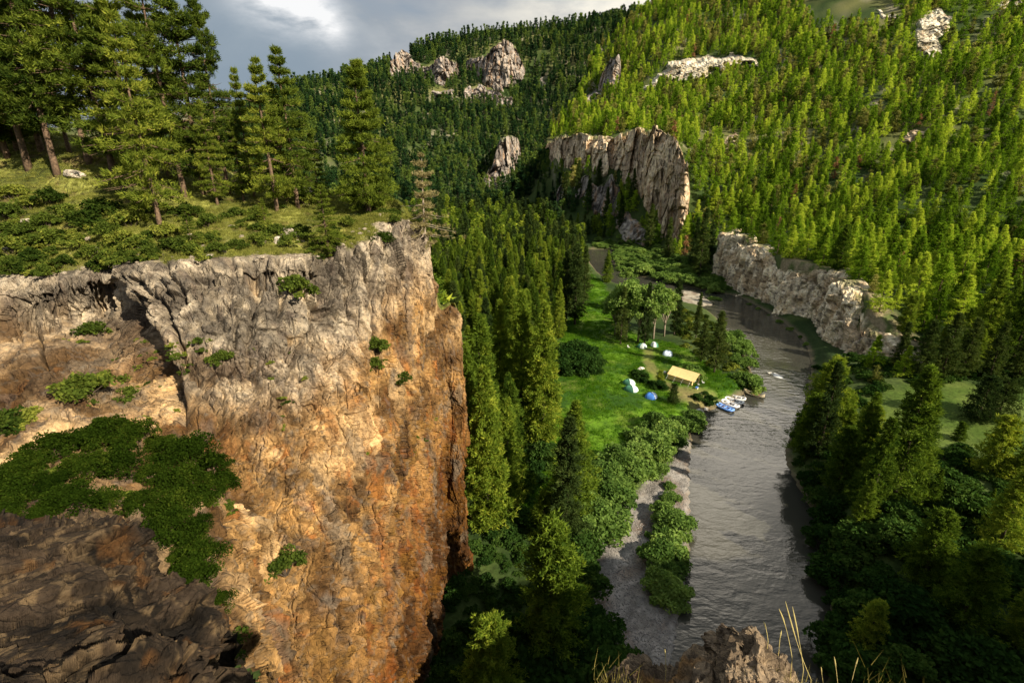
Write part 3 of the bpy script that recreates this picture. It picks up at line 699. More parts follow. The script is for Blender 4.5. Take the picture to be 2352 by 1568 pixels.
nr2 = [
 [W(-420, 1240, 11.5), W(-420, 1225, 10), W(-420, 1300, 8.4), W(-420, 1450, 6.6), W(-420, 1620, 5.0), B([-3.4, 0.4, 52.2])],
 [W(-200, 1225, 12.0), W(-200, 1212, 10.3), W(-200, 1290, 8.6), W(-200, 1450, 6.8), W(-200, 1640, 5.0), B([-2.9, 0.4, 52.2])],
 [W(-30, 1225, 12.2), W(-30, 1205, 10.4), W(-30, 1280, 8.8), W(-20, 1450, 7.0), W(-20, 1650, 5.0), B([-2.5, 0.4, 52.2])],
 [W(150, 1215, 12.2), W(150, 1190, 10.4), W(150, 1270, 9.0), W(150, 1440, 7.1), W(150, 1660, 5.0), B([-2.0, 0.4, 52.2])],
 [W(300, 1225, 12.0), W(290, 1192, 10.2), W(270, 1290, 8.9), W(260, 1440, 7.1), W(270, 1660, 5.0), B([-1.7, 0.4, 52.2])],
 [W(395, 1330, 11.2), W(372, 1280, 9.9), W(350, 1350, 8.8), W(350, 1460, 7.3), W(370, 1660, 5.2), B([-1.4, 0.4, 52.2])],
 [W(480, 1440, 10.5), W(440, 1345, 9.4), W(420, 1400, 8.7), W(430, 1500, 7.4), W(450, 1660, 5.6), B([-1.1, 0.4, 52.2])],
 [W(530, 1530, 10.4), W(500, 1440, 9.2), W(492, 1470, 8.6), W(500, 1560, 7.6), W(510, 1660, 6.0), B([-0.9, 0.4, 52.2])],
 [W(560, 1600, 12.0), W(530, 1560, 10.0), W(530, 1590, 9.0), W(540, 1640, 8.0), W(560, 1720, 6.6), B([-0.4, 0.6, 51.5])],
 [B([-4.0, 9.0, 36]), B([-3.6, 7.2, 38]), B([-3.0, 5.4, 40]), B([-2.4, 4.2, 42]), B([-1.5, 3.0, 44]), B([-.3, 1.2, 46])],
]
near_o, nearS = rock_net('rock_ledge', nr2, [24, 50, 110, 120, 96, 70, 56, 36, 14], [12, 90, 170, 130, 20], 0.34, 300,
    [(0.010, 0.008, 0.006), (0.042, 0.030, 0.020), (0.125, 0.088, 0.048), (0.080, 0.038, 0.012)],
    'dark broken slabs of rock on the ledge at the lower left corner', 'rock ledge', MAT_NEAR, cell=(3.0, .8, 0.8), tilt=-0.2, rot=.8)

# ------------------------------------------------------------------ riverside cliff on the right bank
ys = [258, 250, 244, 238, 230, 220, 208, 195, 180, 170, 160, 150, 141, 134, 127, 120, 113]
nn = []
for i, y in enumerate(ys):
    x = float(cliff_x(y)); h = float(cliff_h(y))*(1+.16*math.sin(y*.31)+.10*math.sin(y*.83+1)); x += [0, -2.2, 1.8, -1.6, 1.2][i % 5]
    g = 0.2
    nn.append([B([x+9, y+1, h+1.6]), B([x+4.5, y+.5, h+1.4]), B([x+1.2, y, h+0.3]), B([x-.2, y, h*0.92]), B([x-1.3, y-.3, h*.55+g]), B([x-2.4, y-.6, h*.2+g]), B([x-3.4, y-.8, -0.8])])
nn = np.array(nn); S, tcc, trr = net_surface(nn, [8, 8, 10, 14, 18, 22, 24, 26, 20, 20, 20, 18, 14, 14, 14, 12], [8, 8, 10, 24, 28, 14])
N_ = normals(S); sh = S.shape[:2]; P_ = S.reshape(-1, 3); N_ = N_.reshape(-1, 3)
if N_[len(N_)//2, 0] > 0: N_ = -N_
r1, g1, ci = facets((P_+fbm(P_/5, 3, 400)[:, None]*2)*np.array([1/4., 1/5., 1/16.]), 401, .9)
r2, g2, ei = facets(P_*np.array([1/1.7, 1/1.7, 1/4.0]), 405, 1.1)
dd = r1*2.5-0.8*np.exp(-g1/.06)+slabs(P_*np.array([1/4., 1/4., 1/9.]), 409, 3)*1.6+r2*.8-.3*np.exp(-g2/.08)+facets(P_/.8, 408, 1.2)[0]*.35
P2 = P_+N_*(dd*np.interp(np.repeat(trr, len(tcc)), [0, 1, 2, 6], [.1, .25, .8, 1])*np.clip(cliff_h(P_[:, 1])/12, .3, 1))[:, None]
a1 = fbm(P2/4, 4, 410); a2 = fbm(P2/1.0, 3, 411)
cc = lerp(np.array([0.62, 0.48, 0.31]), np.array([0.96, 0.84, 0.62]), sstep(-.35, .2, a1+(ei-.5)*.5)[:, None])
cc = lerp(cc, np.array([0.10, 0.085, 0.065]), (sstep(.08, .38, a2+a1*.2)*.8)[:, None])
cc = lerp(cc, np.array([0.13, 0.15, 0.05]), (sstep(2.4, 1.2, np.repeat(trr, len(tcc)))*sstep(-.3, .2, fbm(P2/3, 3, 412)))[:, None]*.8)
MAT_FARROCK = fractured('pale_valley_rock', .8, .22, .5, .8, .7, .3)
tag(link('river_cliff', mesh_np('river_cliff', P2, grid_faces(*sh), [MAT_FARROCK], cc)), 'low pale tan cliff rising straight from the outer bend of the river', 'cliff')

# ------------------------------------------------------------------ outcrops on the wooded slopes
def outcrop(poly, bulge, label, tone=0, rel=1.0, step=None, seed=0, name='rock_outcrop', cat='outcrop', group=None):
    poly = np.array(poly, float); lo = poly.min(0); hi = poly.max(0)
    st = step or max(1.3, min(3.0, (hi-lo).max()/110))
    us = np.arange(lo[0]-st*2, hi[0]+st*2, st); vs = np.arange(lo[1]-st*2, hi[1]+st*2, st)
    U, V_ = np.meshgrid(us, vs, indexing='xy'); u = U.ravel(); v = V_.ravel()
    jit = np.stack([fbm(V2(u, v)/16, 3, 500+seed), fbm(V2(u, v)/16, 3, 501+seed)], 1)*16
    sdp = poly_sd(poly, u+jit[:, 0], v+jit[:, 1])
    d = hit(u, v); ok = ~np.isnan(d)
    if ok.sum() < 8: return None
    # smooth underlying distance
    D = d.reshape(U.shape)
    dm = np.nanmedian(D); D = np.where(np.isnan(D), dm, D)
    for _ in range(8):
        Dp = np.pad(D, 1, mode='edge'); D = (Dp[1:-1, 1:-1]+Dp[:-2, 1:-1]+Dp[2:, 1:-1]+Dp[1:-1, :-2]+Dp[1:-1, 2:])/5
    d = D.ravel(); s = dm/FPX
    w_ = sstep(0, 14, -sdp*s*0.9/1.0*1.0) if False else sstep(0.0, 5.0, -sdp*s)
    dirs = np.stack([pix_dir(a, b) for a, b in zip(u, v)])
    P_ = dirs*d[:, None]+np.array([0, 0, CAMZ])
    sc = 1.0+dm/400
    r1, g1, ci = facets(P_*np.array([1/5., 1/7., 1/13.])/sc, 520+seed, 1.1); r2, g2, ei = facets(P_*np.array([1/2., 1/3., 1/4.5])/sc, 530+seed, 1.3)
    rlf = r1*6.0-1.6*np.exp(-g1/.07)+r2*2.4-0.6*np.exp(-g2/.1)+ridged(P_/6, 4, 540+seed)*1.0
    Yt = d*dirs[:, 1]+fbm(P_/25, 2, 570+seed)*6+(ci-.5)*3; S_ = 7.0*sc if bulge > 3 else 4.0; fr = Yt/S_
    Yq = S_*(np.floor(fr)+sstep(.72, 1.0, fr-np.floor(fr)))-S_*.35
    d = lerp(d, lerp(d, d+(Yq-Yt)/dirs[:, 1], .85), w_); rlf = rlf*.42
    dist = d-(bulge*w_+rlf*rel*w_)+ (1-w_)*5.0*(sdp > 0)*0 + sstep(-1, 6, sdp*s)*(bulge*.4+4)
    P2 = dirs*dist[:, None]+np.array([0, 0, CAMZ])
    a1 = fbm(P2/8, 4, 550+seed); a2 = fbm(P2/2.2, 3, 551+seed)
    if tone == 0: ca, cb = (0.19, 0.175, 0.165), (0.46, 0.42, 0.37)
    elif tone == 1: ca, cb = (0.26, 0.20, 0.14), (0.58, 0.47, 0.32)
    else: ca, cb = (0.46, 0.42, 0.30), (0.80, 0.76, 0.62)
    cc = lerp(np.array(ca), np.array(cb), sstep(-.35, .3, a1+(ci-.5)*.5)[:, None])
    cc = lerp(cc, np.array([0.11, 0.10, 0.09]), (sstep(.12, .4, a2+a1*.3)*.7)[:, None])
    stn = fbm(P2*np.array([1/3., 1/3., 1/18.]), 3, 560+seed)
    cc = lerp(cc, np.array([0.45, 0.26, 0.12]), (sstep(.1, .4, stn)*.45)[:, None])
    F = grid_faces(*U.shape); keep = (sdp[F] < 3.5/s*0.5+2).any(1); F = F[keep]
    used = np.unique(F); remap = np.full(len(P2), -1); remap[used] = np.arange(len(used))
    o = link(name, mesh_np(name, P2[used], remap[F], [MAT_FARROCK], np.clip(cc[used], 0, 1)))
    return tag(o, label, cat, group)
OUT = [
 ([(1256, 322), (1330, 312), (1400, 322), (1440, 308), (1500, 300), (1545, 330), (1592, 345), (1560, 375), (1548, 420), (1585, 480), (1565, 565), (1530, 572), (1510, 500), (1462, 500), (1465, 430), (1400, 395), (1330, 380), (1262, 372)], 9, 'broad tan and grey cliff band above the far river bend', 1),
 ([(1283, 425), (1310, 440), (1345, 405), (1370, 440), (1400, 410), (1422, 440), (1410, 495), (1375, 500), (1340, 452), (1300, 455)], 6, 'pale jagged outcrop standing just below the broad tan cliff band', 0),
 ([(1150, 318), (1190, 325), (1192, 368), (1165, 382), (1152, 425), (1110, 432), (1132, 380), (1145, 350)], 6, 'narrow grey buttress rising alone among the dark firs', 0),
 ([(893, 152), (915, 122), (935, 118), (950, 138), (985, 150), (1000, 138), (1030, 130), (1052, 148), (1048, 172), (1015, 200), (985, 172), (945, 160), (897, 176)], 8, 'long ragged grey outcrop near the summit above the lone clifftop pine', 0),
 ([(1068, 138), (1100, 138), (1130, 108), (1158, 94), (1185, 112), (1208, 175), (1180, 182), (1170, 165), (1155, 208), (1120, 205), (1100, 165), (1075, 158)], 9, 'largest grey rock tower just below the wooded summit', 0),
 ([(993, 204), (1045, 208), (1042, 224), (998, 226)], 4, 'small pale ledge under the ragged summit outcrop', 0),
 ([(1062, 203), (1100, 196), (1140, 210), (1176, 228), (1182, 250), (1160, 240), (1120, 228), (1068, 225)], 5, 'low pale rock ledge directly under the grey summit tower', 0),
 ([(1398, 138), (1418, 132), (1424, 170), (1405, 200), (1378, 208), (1388, 165)], 6, 'upright grey outcrop on the wooded spur between the two hills', 0),
 ([(1334, 238), (1352, 216), (1376, 204), (1384, 216), (1352, 240)], 4, 'small slanting outcrop below the upright grey one on the spur', 0),
 ([(1465, 208), (1500, 175), (1530, 152), (1560, 138), (1620, 130), (1700, 126), (1752, 138), (1735, 156), (1690, 152), (1650, 166), (1600, 190), (1560, 195), (1520, 182), (1485, 214)], 7, 'long smooth cream coloured slab across the sunlit hillside', 2),
 ([(2100, 55), (2150, 18), (2190, 40), (2180, 75), (2150, 90), (2172, 130), (2140, 150), (2105, 118), (2095, 85)], 3, 'bright scree patch near the top of the sunlit hillside', 2),
 ([(2010, 25), (2080, 30), (2070, 46), (2015, 42)], 2, 'thin pale rock strip at the top of the sunlit hillside', 2),
 ([(2060, 325), (2100, 300), (2140, 296), (2130, 315), (2085, 340)], 2.5, 'small tan rock patch amid the sunlit pines halfway up', 1),
 ([(1236, 180), (1252, 176), (1258, 192), (1244, 198)], 3, 'tiny pale knob of rock beside the summit tower', 0),
 ([(1412, 500), (1445, 488), (1468, 515), (1502, 565), (1470, 570), (1420, 545)], 1.5, 'grey talus fan at the foot of the broad tan cliff band', 0),
 ([(1655, 318), (1690, 305), (1715, 322), (1680, 345)], 2.5, 'little tan outcrop on the grassy nose above the broad cliff', 1),
 ([(2290, 0), (2340, -12), (2350, 10), (2300, 20)], 2, 'pale rocks showing at the very top of the right hillside', 2),
]
OUTP = [np.array(o[0], float) for o in OUT]
def wall_band(cols, label, tone, seed, cat='outcrop', amp=1.0):
    """a standing rock wall: foot where it meets the slope, top where the photograph shows it"""
    cols = np.array(cols, float); n = int((cols[-1, 0]-cols[0, 0])/5)+2
    uu_ = np.linspace(cols[0, 0], cols[-1, 0], n); ramp_ = np.interp(uu_, cols[:, 0], np.arange(len(cols)))
    vt = np.interp(uu_, cols[:, 0], cols[:, 1])+fbm(V2(uu_/11, uu_*0), 3, seed)*7; vb = np.interp(uu_, cols[:, 0], cols[:, 2])+fbm(V2(uu_/14, uu_*0), 3, seed+1)*8
    vb = np.maximum(vb, vt+4)
    db = hit(uu_, vb+3); dt = hit(uu_, vt); db = np.where(np.isnan(db), np.nanmedian(db), db); dt = np.where(np.isnan(dt), db*1.12, dt)
    k_ = np.ones(7)/7; db = np.convolve(np.pad(db, 3, mode='edge'), k_, 'valid'); nt = []
    for i_, u in enumerate(uu_):
        pb = W(u, vb[i_], db[i_]); Y = pb[1]; zt = top_z(Y*1.02, vt[i_]); xt = pb[0]*1.02
        hgt = max(zt-pb[2], 1.0); bk = W(u, vt[i_]-2, max(dt[i_], db[i_]*1.03)+4)
        if bk[2] > zt+4: bk[2] = zt+2
        f_ = lambda q: [pb[0]+(xt-pb[0])*q, Y*(1+.02*q), pb[2]+hgt*q]
        nt.append([[bk[0], bk[1]+6, min(bk[2], zt)-3], [lerp(xt, bk[0], .5), lerp(Y*1.02, bk[1], .5), zt+.6], [xt, Y*1.025+.6, zt+.2], f_(.97), f_(.66), f_(.33), f_(0.02), [pb[0], Y-1.0, pb[2]-6]])
    nt = np.array(nt)
    # close both ends against the slope
    for e_, s_ in ((0, -1), (-1, 1)):
        nt[e_, 2:, 1] += 7; nt[e_, :, 0] += s_*1.0; nt[e_, 1:6, 2] = lerp(nt[e_, 1:6, 2], nt[e_, 6:7, 2], .35)
    hm = float(np.median(nt[:, 2, 2]-nt[:, 6, 2])); rs = max(8, int(hm*.9))
    S, tcc, trr = net_surface(nt, [4]*(len(nt)-1), [5, 6, 4, rs, rs, rs, 5]); sh = S.shape[:2]; P_ = S.reshape(-1, 3); rw = np.repeat(trr, len(tcc))
    toc = np.stack([-P_[:, 0], -P_[:, 1], np.zeros(len(P_))], 1); toc /= np.linalg.norm(toc, axis=1, keepdims=True)+1e-9; sc = 1+float(np.median(db))/500
    r1, g1, ci = facets((P_+fbm(P_/9, 2, seed)[:, None]*1.5)*np.array([1/5., 1/5., 1/11.])/sc, seed+3, .9); r2, g2, ei = facets(P_*np.array([1/2., 1/2., 1/5.])/sc, seed+7, 1.1)
    dd = r1*3.2-1.0*np.exp(-g1/.05)+r2*1.1-.3*np.exp(-g2/.06)+slabs(P_*np.array([1/7., 1/7., 1/16.])/sc, seed+9, 3)*3.0+slabs(P_*np.array([1/9., 1/9., 1/3.5])/sc, seed+10, 2)*2.0
    P2 = P_+toc*(dd*sc*amp*np.interp(rw, [0, 1, 2, 3, 7], [.05, .2, .7, 1, 1]))[:, None]
    P2[:, 2] += (ci-.5)*2.5*sc*sstep(3.2, 2.6, rw)*sstep(.5, 1.5, rw)
    a1 = fbm(P2/7, 4, seed+20); a2 = fbm(P2/1.8, 3, seed+21)
    ca, cb = ((0.19, 0.175, 0.165), (0.44, 0.40, 0.355)) if tone == 0 else ((0.46, 0.36, 0.25), (0.90, 0.74, 0.51))
    cc = lerp(np.array(ca), np.array(cb), sstep(-.35, .3, a1+(ci-.5)*.6)[:, None])
    cc = lerp(cc, np.array([0.10, 0.09, 0.08]), (sstep(.1, .38, a2+a1*.3)*.65)[:, None])
    cc = lerp(cc, np.array([0.42, 0.24, 0.11]), (sstep(.05, .35, fbm(P2*np.array([1/2.5, 1/2.5, 1/20.]), 3, seed+22))*.5)[:, None])
    cc = lerp(cc, np.array([0.09, 0.12, 0.035]), (sstep(2.6, 1.8, rw)*sstep(-.5, .1, fbm(P2/4, 3, seed+23)))[:, None]*.85)
    return tag(link('rock_outcrop', mesh_np('rock_outcrop', P2, grid_faces(*sh), [MAT_FARROCK], np.clip(cc, 0, 1))), label, cat)
WALLS = {0: [(1256, 328, 366), (1290, 316, 384), (1330, 311, 394), (1370, 318, 376), (1400, 322, 398), (1440, 308, 412), (1458, 304, 425), (1466, 303, 498), (1500, 299, 506), (1520, 312, 538), (1545, 340, 562), (1562, 392, 566), (1578, 460, 540)],
 1: [(1283, 427, 452), (1310, 438, 458), (1345, 405, 464), (1372, 438, 490), (1400, 408, 498), (1424, 442, 490)], 2: [(1110, 420, 434), (1130, 384, 434), (1148, 320, 432), (1168, 317, 424), (1194, 328, 374)],
 3: [(893, 154, 176), (915, 122, 176), (935, 118, 168), (950, 140, 165), (985, 150, 180), (1003, 136, 200), (1030, 130, 195), (1054, 150, 172)], 4: [(1068, 142, 162), (1100, 138, 176), (1130, 108, 206), (1158, 92, 212), (1185, 112, 192), (1209, 170, 184)],
 6: [(1062, 205, 224), (1100, 196, 230), (1140, 210, 240), (1180, 230, 251)], 7: [(1378, 176, 212), (1398, 136, 208), (1418, 132, 200), (1427, 162, 180)]}
for k, c_ in WALLS.items(): wall_band(c_, OUT[k][2], OUT[k][3], 1200+k*31)
for i, (pg, bl, lb, tn) in enumerate(OUT):
  if i not in WALLS: outcrop(pg, bl, lb, tn, rel=0.45 if bl < 3 else 1.0, seed=i*3)

# ------------------------------------------------------------------ foliage builders
def unit(v): return v/(np.linalg.norm(v, axis=1, keepdims=True)+1e-9)
def blades(C_, D_, L_, W_, r):
    """one thin triangle per centre, pointing along D_"""
    n = len(C_); side = unit(np.cross(D_, unit(r.normal(size=(n, 3)))))
    a = C_-side*(W_/2)[:, None]; b_ = C_+side*(W_/2)[:, None]; c_ = C_+D_*L_[:, None]
    V_ = np.stack([a, b_, c_], 1).reshape(-1, 3)
    return V_, np.arange(n*3).reshape(-1, 3)
def leaves(C_, S_, r, up=0.4):
    """one small quad per centre, random tilt biased towards the sky"""
    n = len(C_); nn_ = unit(r.normal(size=(n, 3))+np.array([0, 0, up*2])); t1 = unit(np.cross(nn_, r.normal(size=(n, 3)))); t2 = np.cross(nn_, t1)
    s = S_[:, None]
    V_ = np.stack([C_-t1*s, C_-t2*s*.6, C_+t1*s, C_+t2*s*.6], 1).reshape(-1, 3)
    return V_, np.arange(n*4).reshape(-1, 4)
def conifer_arrays(seed, H, Rm, bare=0.12, nb=150, nc=9, nk=9, bl=0.4, bw=0.12, power=0.9, gap=0.25, layer=.6, nlf=1.1, droop=0.0, ragged=0.25, full=0.5):
    """crown blades and limb polylines of a conifer of height H"""
    r = np.random.default_rng(seed)
    t = np.sort(r.uniform(0, 1, nb)**1.05); z0 = H*(bare+(0.985-bare)*t)
    # layered whorls
    nl = max(7, int(H*nlf)); z0 = lerp(z0, (np.round(t*nl)/nl)*(0.985-bare)*H+bare*H, layer)
    az = r.uniform(0, 2*np.pi, nb)
    prof = np.minimum(1, (1-t+0.03)**power*1.15)*np.minimum(1, (t+0.10)*4.5)
    lump = 1+ragged*np.sin(az*2+r.uniform(0, 6)+t*9)*0.5
    L = Rm*prof*r.uniform(1-ragged*1.3, 1+ragged*0.6, nb)*lump
    rise = lerp(-0.25-droop, 0.55, t**2.2)+r.normal(0, .08, nb)
    ux, uy = np.cos(az), np.sin(az)
    base = np.stack([np.zeros(nb), np.zeros(nb), z0], 1)
    tip = base+np.stack([ux*L, uy*L, rise*L], 1)
    bi = np.repeat(np.arange(nb), nc)
    s = r.uniform(full*0.5, 1.02, nb*nc)
    s = np.where(r.uniform(size=nb*nc) < 0.15, r.uniform(.12, 1, nb*nc), s)
    lat = r.normal(0, 1, nb*nc)*0.20*L[bi]*(1.12-s)
    cen = base[bi]+(tip[bi]-base[bi])*s[:, None]
    cen[:, 2] += (s**2)*0.12*L[bi]
    cen += np.stack([-uy[bi]*lat, ux[bi]*lat, r.normal(0, .035, nb*nc)*L[bi]], 1)
    keep = r.uniform(size=nb)[bi] > gap*0.35
    cen = cen[keep]; bi2 = bi[keep]
    out = np.stack([ux[bi2], uy[bi2], np.full(len(bi2), .35)], 1)
    ci = np.repeat(np.arange(len(cen)), nk)
    D_ = unit(out[ci]*0.8+r.normal(0, .75, (len(ci), 3))+np.array([0, 0, .30]))
    C_ = cen[ci]+r.normal(0, bl*.30, (len(ci), 3))
    V_, F_ = blades(C_, D_, bl*r.uniform(.6, 1.25, len(ci)), bw*r.uniform(.7, 1.3, len(ci)), r)
    return V_, F_, base, tip
def trunk_mesh(name, mat, H, rad, base, tip, nlimb=60, lean=0.0, seed=1, sides=7, limbw=0.022, start=-0.8):
    r = random.Random(seed); g = Geo()
    pts = []; n = 9
    for i in range(n):
        f = i/(n-1); pts.append((math.sin(f*3+seed)*0.012*H*f, math.cos(f*2.3+seed)*0.012*H*f, start+f*(H*0.985-start)))
    g.tube(pts, [rad*(1.25 if i == 0 else 1)*(1-i/(n-1))**0.85+0.015 for i in range(n)], sides)
    if len(base):
        for i in r.sample(range(len(base)), min(nlimb, len(base))):
            b0, t0 = base[i], tip[i]; m = (b0+t0)/2; m[2] -= 0.02*H*0.3
            g.tube([tuple(b0), tuple(m), tuple(b0+(t0-b0)*.92)], [limbw*2.0, limbw*1.3, limbw*.5], 4, cap=False)
    return g.mesh(name, mat, True)
def plant(name, crown, trunk, loc, rz, sc, label, cat, group=None, sz=None, lean=(0, 0)):
    e = bpy.data.objects.new(name, None); COL.objects.link(e); e.empty_display_size = 0.5
    e.location = tuple(map(float, loc)); e.rotation_euler = (lean[0], lean[1], rz); e.scale = (sc, sc, sz or sc)
    tag(e, label, cat, group)
    if trunk is not None: link('trunk', trunk, e)
    if crown is not None: link('crown', crown, e)
    return e

BARK = plain('pine_bark', (0.17, 0.115, 0.075), 0.95, 0.35, 5)
BARK_D = plain('fir_bark', (0.085, 0.065, 0.045), 0.95, 0.3, 5)
BARK_G = plain('weathered_grey_wood', (0.36, 0.30, 0.23), 0.95, 0.25, 5)
F_PINE = foliage('ponderosa_needles', (0.024, 0.050, 0.010), (0.145, 0.195, 0.026), (0.36, 0.38, 0.055), 0.38, 0.5, 0.4)
F_FIR = foliage('valley_fir_needles', (0.028, 0.065, 0.010), (0.15, 0.225, 0.025), (0.38, 0.42, 0.05), 0.4, 0.45, 0.5)
F_DARK = foliage('dark_fir_needles', (0.016, 0.034, 0.012), (0.050, 0.080, 0.020), (0.10, 0.13, 0.03), 0.3, 0.45, 0.5)
F_HILL = foliage('young_pine_needles', (0.050, 0.110, 0.010), (0.215, 0.340, 0.026), (0.50, 0.58, 0.07), 0.45, 0.3, 0.8)
F_OLIVE = foliage('olive_needles', (0.07, 0.085, 0.02), (0.20, 0.21, 0.05), (0.34, 0.32, 0.10), 0.35, 0.3, 0.8)
F_FAR = foliage('shade_tinted_fir_needles', (0.008, 0.024, 0.011), (0.034, 0.078, 0.024), (0.13, 0.19, 0.035), 0.25, 0.2, 0.9)  # the far hill's cloud shadow is put into this needle colour
F_DEAD = foliage('rusty_dead_needles', (0.16, 0.075, 0.03), (0.30, 0.17, 0.08), None, 0.2, 0.4, 0.4)
F_SNAG = foliage('thinning_needles', (0.14, 0.125, 0.05), (0.36, 0.31, 0.15), None, 0.2, 0.8, 0.4)
F_WIL = foliage('willow_leaves', (0.06, 0.12, 0.025), (0.17, 0.27, 0.06), (0.30, 0.40, 0.10), 0.4, 0.5, 0.5)
F_SHR = foliage('shrub_leaves', (0.025, 0.048, 0.008), (0.10, 0.14, 0.022), (0.25, 0.27, 0.045), 0.35, 0.8, 0.7)
F_JUN = foliage('juniper_sprays', (0.007, 0.017, 0.002), (0.026, 0.048, 0.005), (0.08, 0.105, 0.012), 0.3, 1.6, 0.35)

def conifer_kind(key, n, mat, bark, H, Rm, rad, limbs=50, sides=7, **kw):
    out = []
    for i in range(n):
        k = dict(kw); sd_ = hash_seed(key)+i*13
        if i % 2: k['power'] = k.get('power', .9)*0.88
        Rr = Rm*(0.88+0.24*((i*0.37) % 1))
        V_, F_, b_, t_ = conifer_arrays(sd_, H, Rr, **k)
        out.append((mesh_np('crown_'+key, V_, F_, [mat]), trunk_mesh('trunk_'+key, bark, H, rad, b_, t_, limbs, seed=i+1, sides=sides), H))
    return out
def hash_seed(s): return sum((i+1)*ord(c) for i, c in enumerate(s)) % 9973
K_PINE = conifer_kind('pine', 4, F_PINE, BARK, 14.0, 3.1, 0.21, 110, 9, bare=0.12, nb=165, nc=13, nk=12, bl=0.33, bw=0.08, power=0.92, gap=.7, ragged=.26, layer=.86, nlf=1.0)
K_TALL = conifer_kind('tall_pine', 3, F_PINE, BARK, 20.0, 3.5, 0.28, 130, 9, bare=0.22, layer=.86, nlf=.95, nb=220, nc=12, nk=12, bl=0.40, bw=0.095, power=0.60, gap=.4, ragged=.33, droop=.08)
F_PINEL = foliage('lightened_pine_needles', (0.05, 0.085, 0.014), (0.22, 0.28, 0.035), (0.45, 0.46, 0.07), 0.42, 0.6, 0.2)  # paler copy of the pine needles, offsetting self-shadow in the dense crown
K_FULL = conifer_kind('corner_pine', 1, F_PINEL, BARK, 14.0, 3.7, 0.24, 90, 9, bare=0.08, nb=230, nc=15, nk=13, bl=0.34, bw=0.09, power=0.72, gap=.1, ragged=.22, layer=.85, nlf=1.0)
K_FIR = conifer_kind('valley_fir', 4, F_FIR, BARK_D, 24.0, 4.6, 0.34, 20, 6, bare=0.03, nb=360, nc=9, nk=8, bl=0.52, bw=0.17, power=0.92, gap=.1, ragged=.2)
K_DARK = conifer_kind('dark_fir', 3, F_DARK, BARK_D, 22.0, 3.4, 0.30, 30, 6, bare=0.10, nb=260, nc=8, nk=7, bl=0.58, bw=0.18, power=0.78, gap=.3, ragged=.35)
K_ROUND = conifer_kind('broad_fir', 3, F_FIR, BARK_D, 18.0, 5.0, 0.34, 20, 6, bare=0.02, nb=330, nc=10, nk=8, bl=0.52, bw=0.20, power=0.55, gap=.1, ragged=.3)
K_DROUND = conifer_kind('dark_round_fir', 2, F_DARK, BARK_D, 14.0, 5.4, 0.30, 20, 6, bare=0.0, nb=330, nc=10, nk=8, bl=0.42, bw=0.16, power=0.42, gap=.1, ragged=.3)
K_HILL = conifer_kind('hill_pine', 5, F_HILL, BARK, 12.0, 3.5, 0.16, 10, 5, bare=0.03, nb=170, nc=7, nk=6, bl=0.46, bw=0.16, power=1.12, gap=.1, ragged=.14)
K_DEAD = conifer_kind('dead_pine', 2, F_DEAD, BARK, 12.0, 2.0, 0.16, 60, 5, bare=0.08, nb=90, nc=4, nk=4, bl=0.5, bw=0.16, power=0.78, gap=.6)

def bush_mesh(name, mat, seed, rx, ry, rz_, nl=26, per=120, ls=0.13, base=0.0, up=.4):
    """a shrub: leaf lobes set over an uneven dome, plus leaves inside"""
    r = np.random.default_rng(seed)
    a = r.uniform(0, 2*np.pi, nl); e = r.uniform(0.0, 1.0, nl)**0.8*np.pi/2; rr = r.uniform(.55, 1.0, nl)
    c_ = np.stack([np.cos(a)*np.cos(e)*rx*rr, np.sin(a)*np.cos(e)*ry*rr, base+np.sin(e)*rz_*rr*0.85+rz_*.1], 1)
    lr = r.uniform(.20, .42, nl)*min(rx, ry, rz_*1.2)
    i = np.repeat(np.arange(nl), per); dirs = unit(r.normal(size=(len(i), 3)))
    dirs[:, 2] = np.where(dirs[:, 2] < -0.3, -dirs[:, 2], dirs[:, 2])
    C_ = c_[i]+dirs*(lr[i]*r.uniform(.55, 1.08, len(i)))[:, None]*np.array([1, 1, .8])
    C_[:, 2] = np.maximum(C_[:, 2], 0.02)
    V_, F_ = leaves(C_, ls*r.uniform(.6, 1.3, len(i)), r, up)
    return mesh_np(name, V_, F_, [mat]), c_
def stems_mesh(name, mat, c_, rad=0.03, n=12, top=1.0):
    g = Geo()
    for k, p in enumerate(c_[:n]):
        g.tube([(p[0]*.08, p[1]*.08, -0.3), (p[0]*.45, p[1]*.45, p[2]*.5), (p[0]*.9, p[1]*.9, p[2]*.95*top)], [rad*1.6, rad, rad*.4], 5, cap=False)
    return g.mesh(name, mat, True)
def bush_kind(key, n, mat, bark, rx, ry, rz_, rad=0.04, **kw):
    out = []
    for i in range(n):
        m_, c_ = bush_mesh('crown_'+key, mat, hash_seed(key)+i*7, rx, ry, rz_, **kw); out.append((m_, stems_mesh('stem_'+key, bark, c_, rad), rz_))
    return out
K_WIL = bush_kind('willow', 4, F_WIL, BARK_D, 2.6, 2.4, 2.7, nl=34, per=150, ls=0.20)
K_SHR = bush_kind('shrub', 3, F_SHR, BARK_D, 1.0, 1.0, 0.85, rad=0.02, nl=22, per=80, ls=0.085)
K_JUN = bush_kind('juniper', 3, F_JUN, BARK, 1.2, 1.1, 1.15, rad=0.03, nl=44, per=170, ls=0.050)
